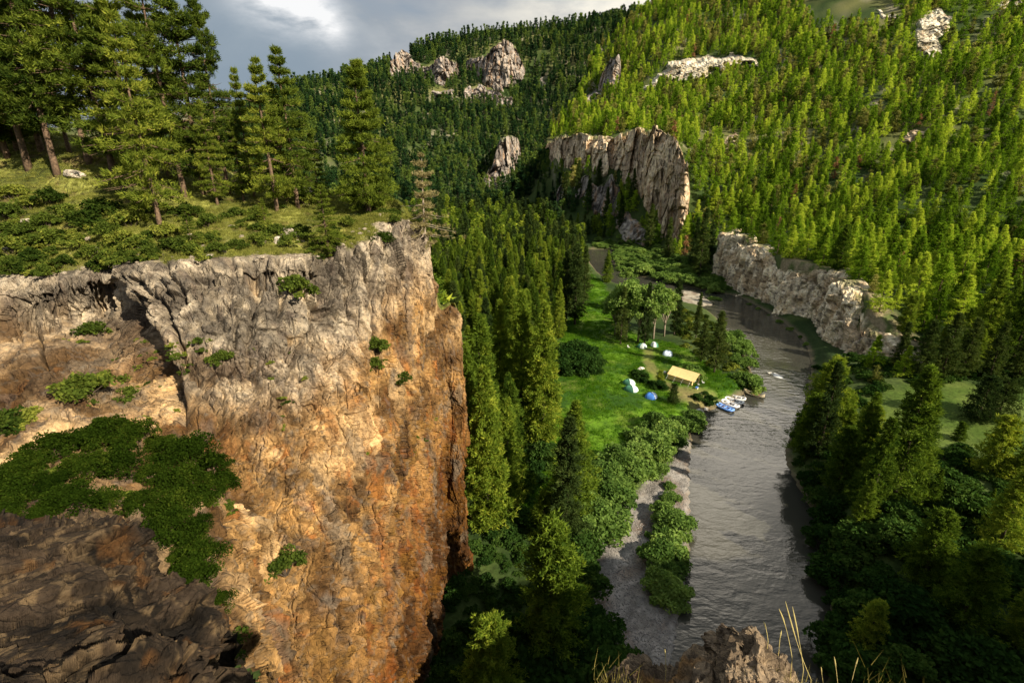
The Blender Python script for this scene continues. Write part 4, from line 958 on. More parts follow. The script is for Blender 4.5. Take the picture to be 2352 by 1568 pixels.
def broadleaf(seed, mat, bark, H, Rm, nl=40, per=130, ls=.26, clear=.35):
    r = np.random.default_rng(seed)
    a = r.uniform(0, 2*np.pi, nl); e = r.uniform(-.4, 1.0, nl)*np.pi/2; q = r.uniform(.35, 1., nl)
    hz = H*(1-clear)/2; cz = H*clear+hz
    c_ = np.stack([np.cos(a)*np.cos(e)*Rm*q, np.sin(a)*np.cos(e)*Rm*q, cz+np.sin(e)*hz*q], 1)
    lr = r.uniform(.20, .38, nl)*Rm; i = np.repeat(np.arange(nl), per); dr = unit(r.normal(size=(len(i), 3)))
    C_ = c_[i]+dr*(lr[i]*r.uniform(.4, 1.05, len(i)))[:, None]
    V_, F_ = leaves(C_, ls*r.uniform(.6, 1.3, len(i)), r, .3)
    g = Geo(); g.tube([(0, 0, -.5), (.1, .05, H*.3), (0, .1, H*.75)], [H*.022, H*.017, H*.005], 7)
    for p in c_[:22]: g.tube([(0.05, 0.05, H*clear*(.6+.3*abs(math.sin(p[0])))), tuple((p+np.array([0, 0, H*clear]))/2), tuple(p)], [H*.008, H*.006, H*.002], 4, cap=False)
    return mesh_np('crown_broadleaf', V_, F_, [mat]), g.mesh('trunk_broadleaf', bark, True), H
K_COT = [broadleaf(60+i, F_WIL, BARK_G, 12.0, 3.4) for i in range(3)]

def pick(kinds, i): return kinds[i % len(kinds)]
def plant_px(name, kinds, i, u, vb, vt, z=None, on='ground', label='', cat='tree', group=None, wide=1.0, depth=None, H=None, lean=(0, 0)):
    """stand a plant where the pixel ray of its foot meets the ground; its height follows from the top pixel"""
    if on == 'cliff':
        p = on_cliff(u, vb)
        if p is None: return None
    elif depth: p = W(u, vb, depth); p[2] = gz(p[0], p[1])[0]
    else:
        d = hit(u, vb)[0]
        if np.isnan(d): return None
        p = W(u, vb, d)
    h = H if H else top_z(p[1], vt)-p[2]
    cr, tr, hm = pick(kinds, i); sz = h/hm
    return plant(name, cr, tr, (p[0], p[1], p[2]-0.05), (i*2.4) % 6.28, sz*wide, label, cat, group, sz=sz, lean=lean)

# ------------------------------------------------------------------ trees on the clifftop terrace
CT = [  # u, v foot, v top, kind, width, label
 (66, 388, -230, 'T', 1.0, 'tall pine with a bare brown lower trunk, nearest the left edge of the terrace'),
 (132, 402, -190, 'T', 1.0, 'tall pine with a bare trunk right beside the pale fallen log'),
 (-25, 395, -160, 'T', 1.0, 'tall pine cut off by the left border of the picture'),
 (18, 360, -60, 'P', 1.15, 'scraggly pine behind the two bare brown trunks at the far left'),
 (205, 372, -260, 'T', 1.05, 'dark tall pine standing just behind the sunlit grass slope'),
 (262, 398, -130, 'P', 1.05, 'dense dark pine between the grass slope and the leaning front pine'),
 (368, 520, 30, 'P', .85, 'large bright green pine standing farthest forward on the turf, its leaning trunk showing'),
 (330, 430, -90, 'P', 1.0, 'pine with a thin top directly behind the large leaning front pine'),
 (425, 452, -120, 'T', 0.9, 'very tall full pine in the middle of the clifftop stand'),
 (470, 446, -60, 'P', 1.0, 'slender pine squeezed behind the middle of the stand'),
 (527, 446, -8, 'T', 0.72, 'tall narrow pine whose open layered top rises highest against the grey cloud'),
 (585, 455, 158, 'P', 0.7, 'thin sparse topped pine between the tallest spire and the twin pines'),
 (500, 470, 230, 'P', 0.9, 'shorter pine in front of the tall narrow spire'),
 (637, 484, 135, 'P', 0.98, 'left one of the twin pines with pale trunks near the cliff corner'),
 (684, 478, 112, 'P', 1.0, 'right one of the twin pines with pale trunks near the cliff corner'),
 (660, 462, 190, 'P', 0.9, 'shaded pine directly behind the twin pines'),
 (560, 462, 270, 'P', 0.85, 'small pine with low branches behind the grassy brow'),
 (733, 470, 300, 'P', 0.9, 'short pine filling the gap between the twin pines and the lone cliff edge pine'),
 (847, 494, 143, 'C', .98, 'full lone pine standing at the very corner of the cliff'),
 (756, 590, 425, 'P', 1.35, 'small young pine rooted at the broken cliff edge'),
 (440, 560, 470, 'P', 1.3, 'knee high young pine in the short turf at the cliff edge'),
 (610, 520, 455, 'P', 1.3, 'low bushy young pine beside the twin pale trunks'),
 (40, 345, -30, 'P', 1.2, 'pine at the back of the terrace behind the scraggly one at the far left'),
 (95, 345, -80, 'P', 1.2, 'pine at the back between the two bare brown trunks'),
 (160, 352, -60, 'T', .9, 'pine at the back just right of the bare trunk by the fallen log'),
 (-40, 345, -60, 'P', 1.2, 'pine at the back corner of the terrace by the left border'),
 (300, 385, 20, 'P', 1.1, 'shaded pine at the back behind the large leaning front pine'),
 (390, 405, 10, 'P', 1.1, 'shaded pine at the back left of the very tall middle one'),
 (5, 350, 20, 'P', 1.2, 'low branched pine filling the back at the left border'),
]
kk = {'T': K_TALL, 'P': K_PINE, 'C': K_FULL}
for i, (u, vb, vt, k, wd, lb) in enumerate(CT):
    ln = (0, 0)
    if 'leaning front' in lb and 'farthest' in lb: ln = (0, 0)
    plant_px('pine_tree', kk[k], i, u, vb, vt, on='cliff', label=lb, cat='pine', group='pines on the clifftop terrace', wide=wd)
# half-bare snag
r_ = np.random.default_rng(5)
V_, F_, b_, t_ = conifer_arrays(91, 9.0, 2.7, bare=.02, nb=170, nc=8, nk=9, bl=.24, bw=.06, power=1.0, gap=.9, ragged=.5)
snag_c = mesh_np('crown_snag', V_, F_, [F_SNAG]); snag_t = trunk_mesh('trunk_snag', BARK_G, 9.0, .13, b_, t_, 110, seed=4, limbw=.020)
plant_px('snag_tree', [(snag_c, snag_t, 9.0)], 0, 978, 560, 352, on='cliff', label='thin half-dead conifer with bare tan twigs leaning out beyond the cliff corner', cat='dead tree', wide=1.05)

# shrubs on the terrace and in the wall, each where it grows in the photograph
SH = [(30, 455, 1.3, 'wide'), (70, 480, 1.2, ''), (120, 470, 1.5, ''), (160, 500, 1.3, ''), (20, 505, 1.4, ''), (70, 540, 1.2, ''), (120, 560, 1.3, ''), (30, 580, 1.3, ''), (80, 600, 1.1, ''),
      (200, 520, 1.4, ''), (235, 500, 1.6, ''), (250, 545, 1.2, ''), (180, 565, 1.1, ''), (210, 590, 1.0, ''), (280, 560, 1.2, ''), (320, 570, 1.1, ''), (300, 520, 1.4, ''), (345, 590, 1.0, ''), (400, 575, 1.1, ''),
      (440, 585, 0.9, ''), (385, 545, 1.2, ''), (250, 600, 1.0, ''), (150, 610, .9, ''), (500, 580, .9, ''), (545, 570, .8, ''), (600, 560, 1.0, ''), (660, 565, 1.0, ''), (690, 545, 1.2, ''), (640, 540, 1.0, ''),
      (590, 500, 1.1, ''), (540, 500, 1.0, ''), (480, 520, 1.1, ''), (430, 500, 1.3, ''), (340, 480, 1.2, ''), (880, 565, 1.3, ''), (800, 520, 1.0, ''), (905, 510, .8, ''), (700, 470, 1.2, ''), (110, 520, 1.2, ''), (5, 545, 1.3, ''), (45, 620, 1.0, ''), (105, 635, .9, '')]
for i, (u, v, s, _) in enumerate(SH):
    p = on_cliff(u, v)
    if p is None: continue
    cr, st, hm = pick(K_SHR, i)
    plant('terrace_shrub', cr, st, (p[0], p[1], p[2]-.1), i*1.7, s*1.0, 'low bright green shrub rooted among grass and stones along the cliff terrace', 'shrub', 'low shrubs along the clifftop terrace')
WS = [(680, 672, .95, 'round green shrub growing in the grey band left of the stone fin'), (862, 800, .8, 'dark shrub clinging to the wall below the lone corner pine'), (918, 868, .6, 'small dark shrub in the wall nearest the sheer right edge'),
      (862, 838, .6, 'tiny shrub right under the dark one clinging to the wall'), (510, 825, .55, 'sparse dry shrub in the middle of the lit rock face'), (655, 1295, .65, 'dark scrubby bush clinging low on the orange wall'),
      (215, 765, .7, 'small round bush in the rocky bowl under the overhang'), (190, 905, .95, 'spreading green bush on the stony slope, topmost of three'), (245, 880, .7, 'small bush beside the spreading one on the stony slope'),
      (20, 985, .8, 'dark bush on the slope at the left border'), (75, 965, .6, 'little bush in the tan scree near the left border'), (300, 905, .5, 'small sprig of green at the foot of the dark gully'), (530, 1490, .5, 'dark tuft of leaves beside the lower ledge rock')]
for i, (u, v, s, lb) in enumerate(WS):
    p = on_cliff(u, v)
    if p is None: continue
    cr, st, hm = pick(K_SHR, i+1)
    plant('wall_shrub', cr, st, (p[0], p[1]-.1, p[2]-.35), i*1.3, s*1.7, lb, 'shrub')
JB = [(70, 1080), (130, 1050), (190, 1020), (250, 1010), (310, 1020), (370, 1035), (430, 1060), (480, 1085), (505, 1120), (60, 1140), (130, 1120), (200, 1090), (270, 1085), (340, 1100), (410, 1125), (470, 1150), (100, 1190), (170, 1170),
      (240, 1160), (320, 1170), (390, 1190), (455, 1215), (430, 1260), (470, 1290), (410, 1290), (380, 1240), (10, 1120), (15, 1180), (445, 1330), (500, 1390)]
for i, (u, v) in enumerate(JB):
    p = on_cliff(u, v)
    if p is None: continue
    dd_ = p[1]*CP-(p[2]-CAMZ)*SP
    cr, st, hm = pick(K_JUN, i)
    plant('juniper_bush', cr, st, (p[0], p[1], p[2]-.15), i*1.1, dd_/20*(.78+.22*math.sin(i*2.3)), 'dense dark green juniper in the thicket on the ledge below the rock wall', 'bush', 'junipers matted together on the ledge')

# ------------------------------------------------------------------ valley conifers: single ones read off the photograph
VT = [ # u, v foot, v top, kind, width, label
 (1245, 1012, 692, 'F', 1.0, 'tall yellow green fir at the meadow edge, sunlit on its right side'),
 (1195, 985, 668, 'F', .9, 'tall fir just left of the sunlit one at the meadow edge'),
 (1150, 965, 690, 'F', .9, 'dusky fir two trees left of the sunlit one at the meadow edge'),
 (1238, 770, 600, 'F', 1.1, 'sunlit fir with a rounded top behind the pair at the meadow edge'),
 (1283, 775, 640, 'F', .8, 'slim dark green fir at the left border of the far meadow strip'),
 (1110, 1085, 722, 'F', .9, 'tall pointed fir close beside the pale rock buttress'),
 (1080, 1180, 790, 'F', .9, 'bright green fir pressed against the foot of the cliff'),
 (1165, 1165, 915, 'F', 1.0, 'pointed fir below the dusky ones, left of the shaded meadow'),
 (1120, 1210, 840, 'F', .95, 'leafy fir between the cliff foot and the pointed fir'),
 (1262, 1500, 1195, 'R', .95, 'broad rounded fir glowing yellow green beside the gravel bar'),
 (1250, 1235, 1130, 'R', 1.1, 'rounded bushy tree above the broad glowing fir'),
 (1130, 1620, 1420, 'R', 1.0, 'bushy tree lit low down beside the foot of the cliff'),
 (1320, 745, 560, 'D', 1.0, 'near black fir, the front one of the dark clump by the far meadow strip'),
 (1300, 735, 575, 'D', 1.0, 'near black fir on the left of the dark clump by the far meadow strip'),
 (1340, 700, 565, 'D', .9, 'near black fir on the right of the dark clump by the far meadow strip'),
 (1312, 690, 540, 'D', .9, 'dark fir with a dry brown top rising behind the dark clump'),
 (1128, 690, 565, 'F', 1.0, 'sunlit fir in the middle of the belt behind the rock buttress'),
 (1098, 650, 525, 'F', 1.0, 'pointed fir rising beside the tiny far meadow'),
 (1065, 760, 640, 'F', 1.0, 'fir leaning against the edge of the main wall, above the buttress'),
 (1105, 770, 620, 'F', 1.0, 'slender fir standing above and right of the buttress'),
 (1150, 640, 575, 'F', 1.0, 'small pointed fir in front of the shaded valley floor'),
 (1020, 700, 590, 'F', 1.0, 'fir half hidden by the upper right edge of the wall'),
 (1040, 690, 600, 'F', .9, 'fir a step right of the one half hidden by the wall'),
 (1640, 855, 715, 'D', 1.1, 'dark leafy conifer on the river side of the camp grove'),
 (1598, 775, 672, 'D', .75, 'thin dark conifer between the camp grove and the river'),
 (1548, 768, 640, 'D', .9, 'dark spruce at the right end of the grey trunked grove'),
 (1425, 790, 660, 'D', .9, 'dark conifer at the left end of the grey trunked grove'),
 (1480, 792, 650, 'D', .9, 'dark conifer in the middle of the grey trunked grove'),
 (1610, 830, 735, 'D', 1.2, 'dark conifer directly above the yellow wall tent'),
 (1655, 800, 740, 'D', 1.2, 'short dark conifer nearest the river beside the grove'),
 (1545, 925, 882, 'Q', .9, 'single dark cone shaped conifer in front of the yellow wall tent'),
 (1515, 882, 850, 'R', 1.2, 'stubby dark conifer left of the yellow wall tent'),
 # right bank
 (1490, 575, 470, 'D', .9, 'dark fir standing against the foot of the broad tan cliff band'), (1532, 598, 500, 'D', .9, 'dark fir at the lower right corner of the broad tan cliff band'), (1425, 530, 448, 'D', .9, 'dark fir left of the talus fan'),
 (1392, 515, 430, 'D', .9, 'dark fir in front of the pale jagged outcrop'), (1352, 480, 398, 'D', .9, 'dark fir between the broad cliff band and the jagged outcrop'), (1300, 470, 392, 'D', 1, 'dark fir under the left end of the broad cliff band'), (1452, 470, 388, 'D', .9, 'dark fir halfway along the foot of the broad cliff band'), (1328, 445, 368, 'D', 1, 'dark fir overlapping the left part of the broad cliff band'), (1375, 440, 365, 'D', 1, 'dark fir overlapping the middle of the broad cliff band'),
 (2050, 1150, 842, 'F', 1.15, 'large full fir with bright right side standing on the near right bank'),
 (2085, 1120, 900, 'F', 1.0, 'fir directly behind the large full one on the near right bank'),
 (1990, 1180, 960, 'F', 1.1, 'shaded fir left of the large full one on the near right bank'),
 (1885, 1000, 825, 'R', 1.0, 'rounded fir at the waterline, sunlit at its top'),
 (1850, 1040, 905, 'R', 1.1, 'dark fir overhanging the river on the right bank'),
 (1925, 1120, 985, 'R', 1.1, 'dark bushy fir behind the pale cut bank'),
 (1900, 950, 850, 'R', .9, 'dark fir between the river and the pale small cliff'),
 (2245, 965, 868, 'Q', 1.0, 'left one of two dark round firs standing out on the terrace meadow'),
 (2290, 962, 872, 'Q', 1.0, 'right one of two dark round firs standing out on the terrace meadow'),
 (2275, 1090, 958, 'R', 1.1, 'yellow tipped fir below the two dark round ones'),
 (2200, 1010, 968, 'R', 1.3, 'little bright fir alone on the terrace meadow'),
 (2345, 1110, 1010, 'R', 1.2, 'bluish fir at the right border below the terrace meadow'),
 (2290, 1260, 1080, 'F', 1.3, 'broad dim fir in the lower right shade'),
 (2120, 1330, 1170, 'R', 1.1, 'dark fir in the shade below the large full one'),
 (2200, 1440, 1260, 'R', 1.1, 'unlit fir deep in the lower right shade'),
 (2340, 1480, 1290, 'F', 1.2, 'black looking fir in the lower right corner shade'),
 (1985, 1500, 1380, 'R', 1.0, 'roundish shaded bush tree by the water in the lower right'),
 (2240, 830, 618, 'F', 1.0, 'tall sunlit fir at the right, highest of the row behind the terrace meadow'),
 (2320, 840, 590, 'F', 1.0, 'tall fir beside the sunlit one near the right border'),
 (2290, 800, 640, 'F', .9, 'fir squeezed between the two tall ones near the right border'),
 (2110, 870, 735, 'D', 1.2, 'dark fir at the left end of the row behind the terrace meadow'),
 (2160, 872, 720, 'D', 1.2, 'second dark fir of the row behind the terrace meadow'),
 (2060, 850, 740, 'D', 1.1, 'dark fir beside the end of the low river cliff'),
 (2205, 870, 730, 'D', 1.2, 'third dark fir of the row behind the terrace meadow'),
 (2270, 872, 740, 'D', 1.2, 'fourth dark fir of the row behind the terrace meadow'),
 (2335, 874, 740, 'D', 1.2, 'dark fir ending the row at the right border'),
 (1925, 620, 515, 'F', 1.4, 'large spreading pine above the top of the river cliff'),
 (1605, 640, 480, 'D', .9, 'dark fir standing at the left end of the river cliff'),
 (1590, 620, 500, 'D', .9, 'dark fir left of the one at the end of the river cliff'),
 (1625, 615, 510, 'D', .9, 'dark fir tucked behind the end of the river cliff'),
]
kk = {'F': K_FIR, 'R': K_ROUND, 'D': K_DARK, 'W': K_COT, 'Q': K_DROUND}
taken = []
for i, (u, vb, vt, k, wd, lb) in enumerate(VT):
    o = plant_px('fir_tree' if k != 'W' else 'bushy_tree', kk[k], i, u, vb, vt, label=lb, cat='fir' if k != 'W' else 'tree', wide=wd)
    if o is not None: taken.append((o.location.x, o.location.y, 2.6))
# grove of grey-trunked cottonwoods and the willows by the water
GR = [(1412, 770, 655, 'the leftmost'), (1438, 782, 650, 'the second'), (1465, 785, 660, 'the third'), (1500, 778, 655, 'the fourth'), (1525, 772, 668, 'the rightmost'), (1450, 720, 640, 'a lighter crown behind the second')]
for i, (u, vb, vt, w_) in enumerate(GR):
    o = plant_px('cottonwood_tree', K_COT, i, u, vb, vt, label='pale topped cottonwood with grey trunk above the camp, '+w_+(' of the grove' if 'crown' not in w_ else ''), cat='cottonwood', group='cottonwoods above the camp', wide=1.0)
    if o is not None: taken.append((o.location.x, o.location.y, 2.6))
WL = [ # u, v foot, height m, group
 ('B', [(1585, 985, 2.6), (1560, 975, 2.8), (1535, 1000, 3.2), (1510, 985, 2.8), (1490, 1020, 3.4), (1465, 1010, 2.6), (1515, 1040, 3.4), (1440, 1045, 3.4), (1470, 1060, 3.6), (1420, 1080, 3.4), (1500, 1085, 3.2), (1450, 1100, 3.6), (1395, 1115, 3.4), (1425, 1135, 3.6), (1370, 1130, 3.2),
        (1400, 1170, 3.6), (1365, 1175, 3.6), (1340, 1160, 3.0), (1380, 1215, 3.4), (1350, 1225, 3.4), (1545, 1020, 3.0), (1590, 965, 2.2)], 'willows between the meadow and the gravel bar'),
 ('I', [(1540, 1150, 2.2), (1530, 1190, 2.6), (1550, 1220, 2.6), (1520, 1240, 2.8), (1545, 1270, 2.8), (1515, 1290, 2.8), (1540, 1320, 2.6), (1520, 1355, 2.6), (1545, 1375, 2.0), (1535, 1120, 1.6)], 'willows on the strip between the gravel bar and the river'),
 ('R', [(1690, 780, 3.0), (1705, 815, 3.2), (1690, 830, 3.0), (1715, 845, 2.8), (1700, 800, 2.6), (1730, 900, 3.4), (1715, 885, 3.2), (1668, 790, 3.0), (1595, 872, 3.6), (1580, 862, 3.0)], 'willows along the river side of the camp'),
 ('F', [(1500, 600, 3.5), (1530, 612, 3.5), (1560, 622, 3.5), (1590, 632, 3.5), (1620, 640, 3.5), (1650, 655, 3.5), (1480, 630, 4.2), (1510, 640, 4), (1545, 648, 4), (1580, 655, 4), (1615, 662, 3.6), (1640, 672, 3.2), (1460, 605, 4), (1440, 590, 3.6), (1470, 585, 3.5), (1510, 585, 3.5), (1430, 625, 4.5), (1450, 640, 4.5), (1415, 575, 3),
        (1550, 595, 3.5), (1590, 610, 3.5), (1400, 560, 2.6), (1435, 568, 2.8), (1375, 553, 2.6), (1640, 695, 2.4)], 'willow thicket on the flat inside the far bend'),
 ('M', [(1290, 810, 4.0), (1315, 820, 4.2), (1340, 830, 4.2), (1365, 838, 3.6), (1300, 840, 4.2), (1330, 850, 4.2), (1360, 855, 3.2), (1285, 855, 3.4)], 'dark round thicket at the left edge of the meadow'),
 ('S', [(1290, 1180, 3.0), (1320, 1220, 3.0), (1300, 1050, 2.4), (1260, 1060, 3), (1230, 1090, 3.4), (1330, 1280, 3.2), (1340, 1350, 3.2), (1345, 1430, 3.4), (1310, 1320, 3), (1380, 1500, 3.2), (1330, 1530, 4), (1180, 1520, 4), (1400, 1570, 3.4), (1210, 1210, 4), (1230, 1590, 4.2)], 'shaded thicket under the firs near the gravel bar'),
 ('C', [(1470, 868, 1.8), (1480, 878, 2.0), (1460, 860, 1.2), (1512, 892, 1.9), (1497, 882, 1.6), (1630, 925, 1.6), (1600, 915, 1.2), (1620, 905, 1.3)], 'low scrub around the tents'),
 ('L', [(1900, 1200, 2.6), (1895, 1260, 3), (1930, 1240, 3), (1915, 1330, 3), (1950, 1300, 3.2), (1935, 1400, 3), (1980, 1260, 3.2), (1930, 1480, 3.2), (1830, 1010, 2.2), (1860, 1110, 2.0), (1885, 1150, 2.2), (2010, 1360, 3.4), (2060, 1260, 3.2), (2090, 1430, 3.6), (2150, 1230, 3.2), (2000, 1440, 3.2), (2250, 1200, 3.4), (2140, 1080, 2.8), (2180, 1130, 3.0), (2060, 1200, 3), (2330, 1180, 3.2), (2280, 1340, 3.4), (1960, 1560, 3.4), (2080, 1540, 3.6), (2240, 1560, 3.6)], 'brush along the shaded right bank'),
 ('K', [(1740, 712, 1.2), (1765, 726, 1.2), (1790, 742, 1.2), (1815, 758, 1.2), (1838, 775, 1.2), (1720, 702, 1.1), (1852, 792, 1.0), (1700, 690, 1.0)], 'low green shrubs at the foot of the river cliff'),
]
WLAB = {'B': 'rounded grey green willow in the thick belt above the gravel bar', 'I': 'green willow on the narrow strip between gravel bar and river', 'R': 'yellow green willow at the water beside the camp',
        'F': 'soft light green willow in the thicket inside the far river bend', 'M': 'dark green bush in the round thicket at the left edge of the meadow', 'S': 'shaded leafy bush under the firs left of the gravel bar',
        'C': 'low scrubby bush growing between the tents', 'L': 'shaded leafy brush plant along the right bank', 'K': 'small bright green shrub at the foot of the river cliff'}
K_SCR = [(m_, s_, h_) for m_, s_, h_ in K_WIL]
F_WD = foliage('shade_toned_thicket_leaves', (0.012, 0.035, 0.008), (0.040, 0.085, 0.016), (0.08, 0.13, 0.025), 0.3, 0.5, 0.5)  # willow foliage again, with shade put into darker leaf colours
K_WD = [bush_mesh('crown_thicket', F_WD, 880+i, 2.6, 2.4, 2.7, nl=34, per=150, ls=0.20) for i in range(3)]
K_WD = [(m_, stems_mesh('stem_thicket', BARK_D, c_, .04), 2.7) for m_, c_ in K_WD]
n_ = 0
for key, pts, grp in WL:
    ks = K_WD if key in 'MSCL' else K_WIL
    for (u, v, h) in pts:
        d_ = hit(u, v)[0]
        if np.isnan(d_): continue
        p = W(u, v, d_); n_ += 1
        cr, st, hm = pick(ks, n_); s = h/hm*(1.0+.25*math.sin(n_*2.1))
        plant('willow_bush' if key not in 'MSCL' else 'thicket_bush', cr, st, (p[0], p[1], p[2]-.3), n_*1.9, s*1.12, WLAB[key], 'willow' if key not in 'MSCL' else 'bush', grp, sz=s)

# ------------------------------------------------------------------ forest: sampled over the real slopes
def inpoly_px(polys, u, v, grow=0.0):
    r = np.zeros(u.shape, bool)
    for pg in polys: r |= poly_sd(pg, u, v) < grow
    return r
def scatter(n, x0, x1, y0, y1, seed):
    r = np.random.default_rng(seed); return r.uniform(x0, x1, n), r.uniform(y0, y1, n), r
fx, fy, r_ = scatter(130000, -330, 620, 60, 960, 3)
fz = gz(fx, fy); u_, v_, f_ = project(np.stack([fx, fy, fz], 1))
H_ = np.interp(f_, [100, 200, 400, 900], [12.5, 11.8, 12.6, 14.5])*r_.uniform(.45, 1.25, len(fx))
ok = (u_ > -150) & (u_ < 2520) & (v_ > -60) & (v_ < 1650)
fx, fy, fz, u_, v_, f_, H_ = [a[ok] for a in (fx, fy, fz, u_, v_, f_, H_)]
uu, vv, _f = project(np.stack([fx, fy, fz+H_*.35], 1))
keep = ~inpoly_px(OUTP, uu, vv, 1.5) & ~inpoly_px(OUTP, u_, v_, 0)
sdr = poly_sd(riv_s, fx, fy); keep &= sdr > 3.5
keep &= poly_sd(meadow, fx, fy) > 3
keep &= poly_sd(terrace, fx, fy) > 3
keep &= poly_sd(gravel, fx, fy) > 2
keep &= ~((fx > cliff_x(fy)-9) & (fx < cliff_x(fy)+7) & (cliff_h(fy) > 2) & (fx < cliff_x(fy)+5))
# open bays of the photograph (image-space description of real clearings on the slopes, tested at each tree's foot)
BAYS = [np.array(b, float) for b in [[(1235, 1015), (1300, 1000), (1620, 920), (1620, 1100), (1480, 1300), (1450, 1620), (1375, 1620), (1345, 1400), (1335, 1200), (1250, 1120)], [(1270, 850), (1400, 800), (1500, 980), (1270, 1000)], [(1340, 545), (1420, 545), (1560, 590), (1680, 640), (1690, 700), (1560, 700), (1400, 650), (1340, 620)], [(1400, 640), (1750, 700), (1760, 930), (1560, 960), (1380, 800)],
        [(1660, 545), (1760, 570), (1740, 610), (1650, 560)], [(1780, 600), (1880, 640), (1960, 660), (1940, 700), (1860, 650), (1780, 625)], [(1060, 548), (1120, 548), (1120, 572), (1060, 572)],
        [(1840, -10), (2060, -10), (2050, 60), (1850, 55)], [(2010, 330), (2060, 300), (2090, 345), (2030, 360)], [(1955, 405), (2010, 395), (2005, 420), (1960, 428)], [(2180, 60), (2300, 20), (2310, 45), (2190, 85)], [(1900, 700), (2010, 740), (2040, 830), (1930, 800)], [(1230, 640), (1290, 640), (1290, 670), (1230, 670)], [(1660, 320), (1600, 330), (1600, 310), (1680, 300)]]]
keep &= ~inpoly_px(BAYS, u_, v_)
valley = (fz < 12) & (v_ > 470)
right_low = (fx > 60) & (fy < 130)
for tx_, ty_, tr_ in taken: keep &= np.hypot(fx-tx_, fy-ty_) > tr_
nz = fbm(V2(fx, fy)/26, 3, 700)+fbm(V2(fx, fy)/9, 2, 701)*.5
dens = np.where(valley, 1.0, sstep(-.60, .02, nz))
dens = dens*np.where(poly_sd(terrace, fx, fy) < 12, .5, 1)
keep &= r_.uniform(size=len(fx)) < dens
CLEAR = [np.array(b, float) for b in [[(2075, 882), (2360, 885), (2360, 965), (2230, 1010), (2100, 965)], [(1850, 765), (1990, 775), (2000, 850), (1900, 850)], [(1650, 570), (1850, 690), (1880, 770), (1700, 690)], [(1430, 770), (1700, 800), (1740, 910), (1640, 940), (1430, 960)], [(1280, 870), (1430, 840), (1450, 980), (1290, 1000)]]]
for hq in (.2, .45, .7, .9):
    uq, vq, _q = project(np.stack([fx, fy, fz+H_*hq], 1)); keep &= ~(inpoly_px(CLEAR, uq, vq) & (_q < 400))
uq, vq, _q = project(np.stack([fx, fy, fz+H_*1.5], 1)); keep &= ~((u_ > 1990) & (v_ > 960) & (vq < 1030))
# spacing
idx = np.where(keep)[0]; grid = {}; sel = []
sp = np.where(valley, 3.9, np.interp(f_, [120, 300, 700], [3.8, 3.9, 5.0]))
for i in idx:
    s = sp[i]; c = (int(fx[i]//6), int(fy[i]//6)); okk = True
    for a in (-1, 0, 1):
        for b in (-1, 0, 1):
            for j in grid.get((c[0]+a, c[1]+b), ()):
                if (fx[i]-fx[j])**2+(fy[i]-fy[j])**2 < s*s: okk = False; break
            if not okk: break
        if not okk: break
    if okk: grid.setdefault(c, []).append(i); sel.append(i)
sel = np.array(sel)
# which forest: sunlit young pines on the right slope, firs tinted for cloud shadow on the far hill, taller firs on the valley floor
u, v, f, z, x, y = u_[sel], v_[sel], f_[sel], fz[sel], fx[sel], fy[sel]
warp = fbm(V2(x, y)/60, 3, 720)*110
bnd = np.interp(v, [0, 60, 130, 200, 300, 420, 600], [1480, 1440, 1400, 1340, 1240, 1280, 1560])
isfar = (u+warp*.6 < bnd) & (~valley[sel])
isval = valley[sel] & (x < 62)
ishill = ~isfar & ~isval
Hs = H_[sel].copy(); Hs[isval] *= np.interp(f[isval], [80, 140, 300, 450], [1.55, 1.35, 1.05, .9]); Hs[isfar] *= 1.05; Hs[right_low[sel]] *= .72
# sight test against the main cliff
def seen(i):
    p = Vector((x[i], y[i], z[i]+Hs[i]*.8)); o = Vector((0, 0, CAMZ)); dv = p-o
    return CLIFF.ray_cast(o, dv.normalized(), dv.length)[0] is None and -10 < u[i] < 2362 and v[i] < 1600
size = Hs/f
def take(mask, n):
    ii = np.where(mask)[0]; ii = ii[np.argsort(-size[ii])]; out = []
    for i in ii:
        if len(out) >= n: break
        if seen(i): out.append(i)
    return out
single = np.zeros(len(sel), bool)
LH = [('bright young pine', 'on the sunlit slope')]
def region(i):
    if isval[i]:
        if v[i] > 1000: return 'fir in the shaded belt between the cliff foot and the gravel bar', 'firs at the foot of the cliff'
        if u[i] < 1240 and v[i] > 640: return 'fir in the crowded belt between the rock buttress and the meadow', 'firs between the buttress and the meadow'
        if v[i] > 560: return 'fir in the dense wood on the left side of the upper valley', 'firs of the upper valley wood'
        return 'small dark fir on the distant valley floor under the far hill', 'firs on the distant valley floor'
    if v[i] > 880: return 'shaded conifer in the dark wood at the lower right', 'conifers in the lower right shade'
    if u[i] > 2050: return ('conifer on the slope just above the terrace meadow', 'conifers above the terrace meadow') if v[i] > 700 else ('bright green pine on the steep slope near the right border', 'pines near the right border')
    if v[i] > 560: return 'dark green pine just above the rim of the river cliff', 'pines above the river cliff'
    return 'pointed young pine on the sunlit slope above the river cliff', 'young pines of the sunlit slope'
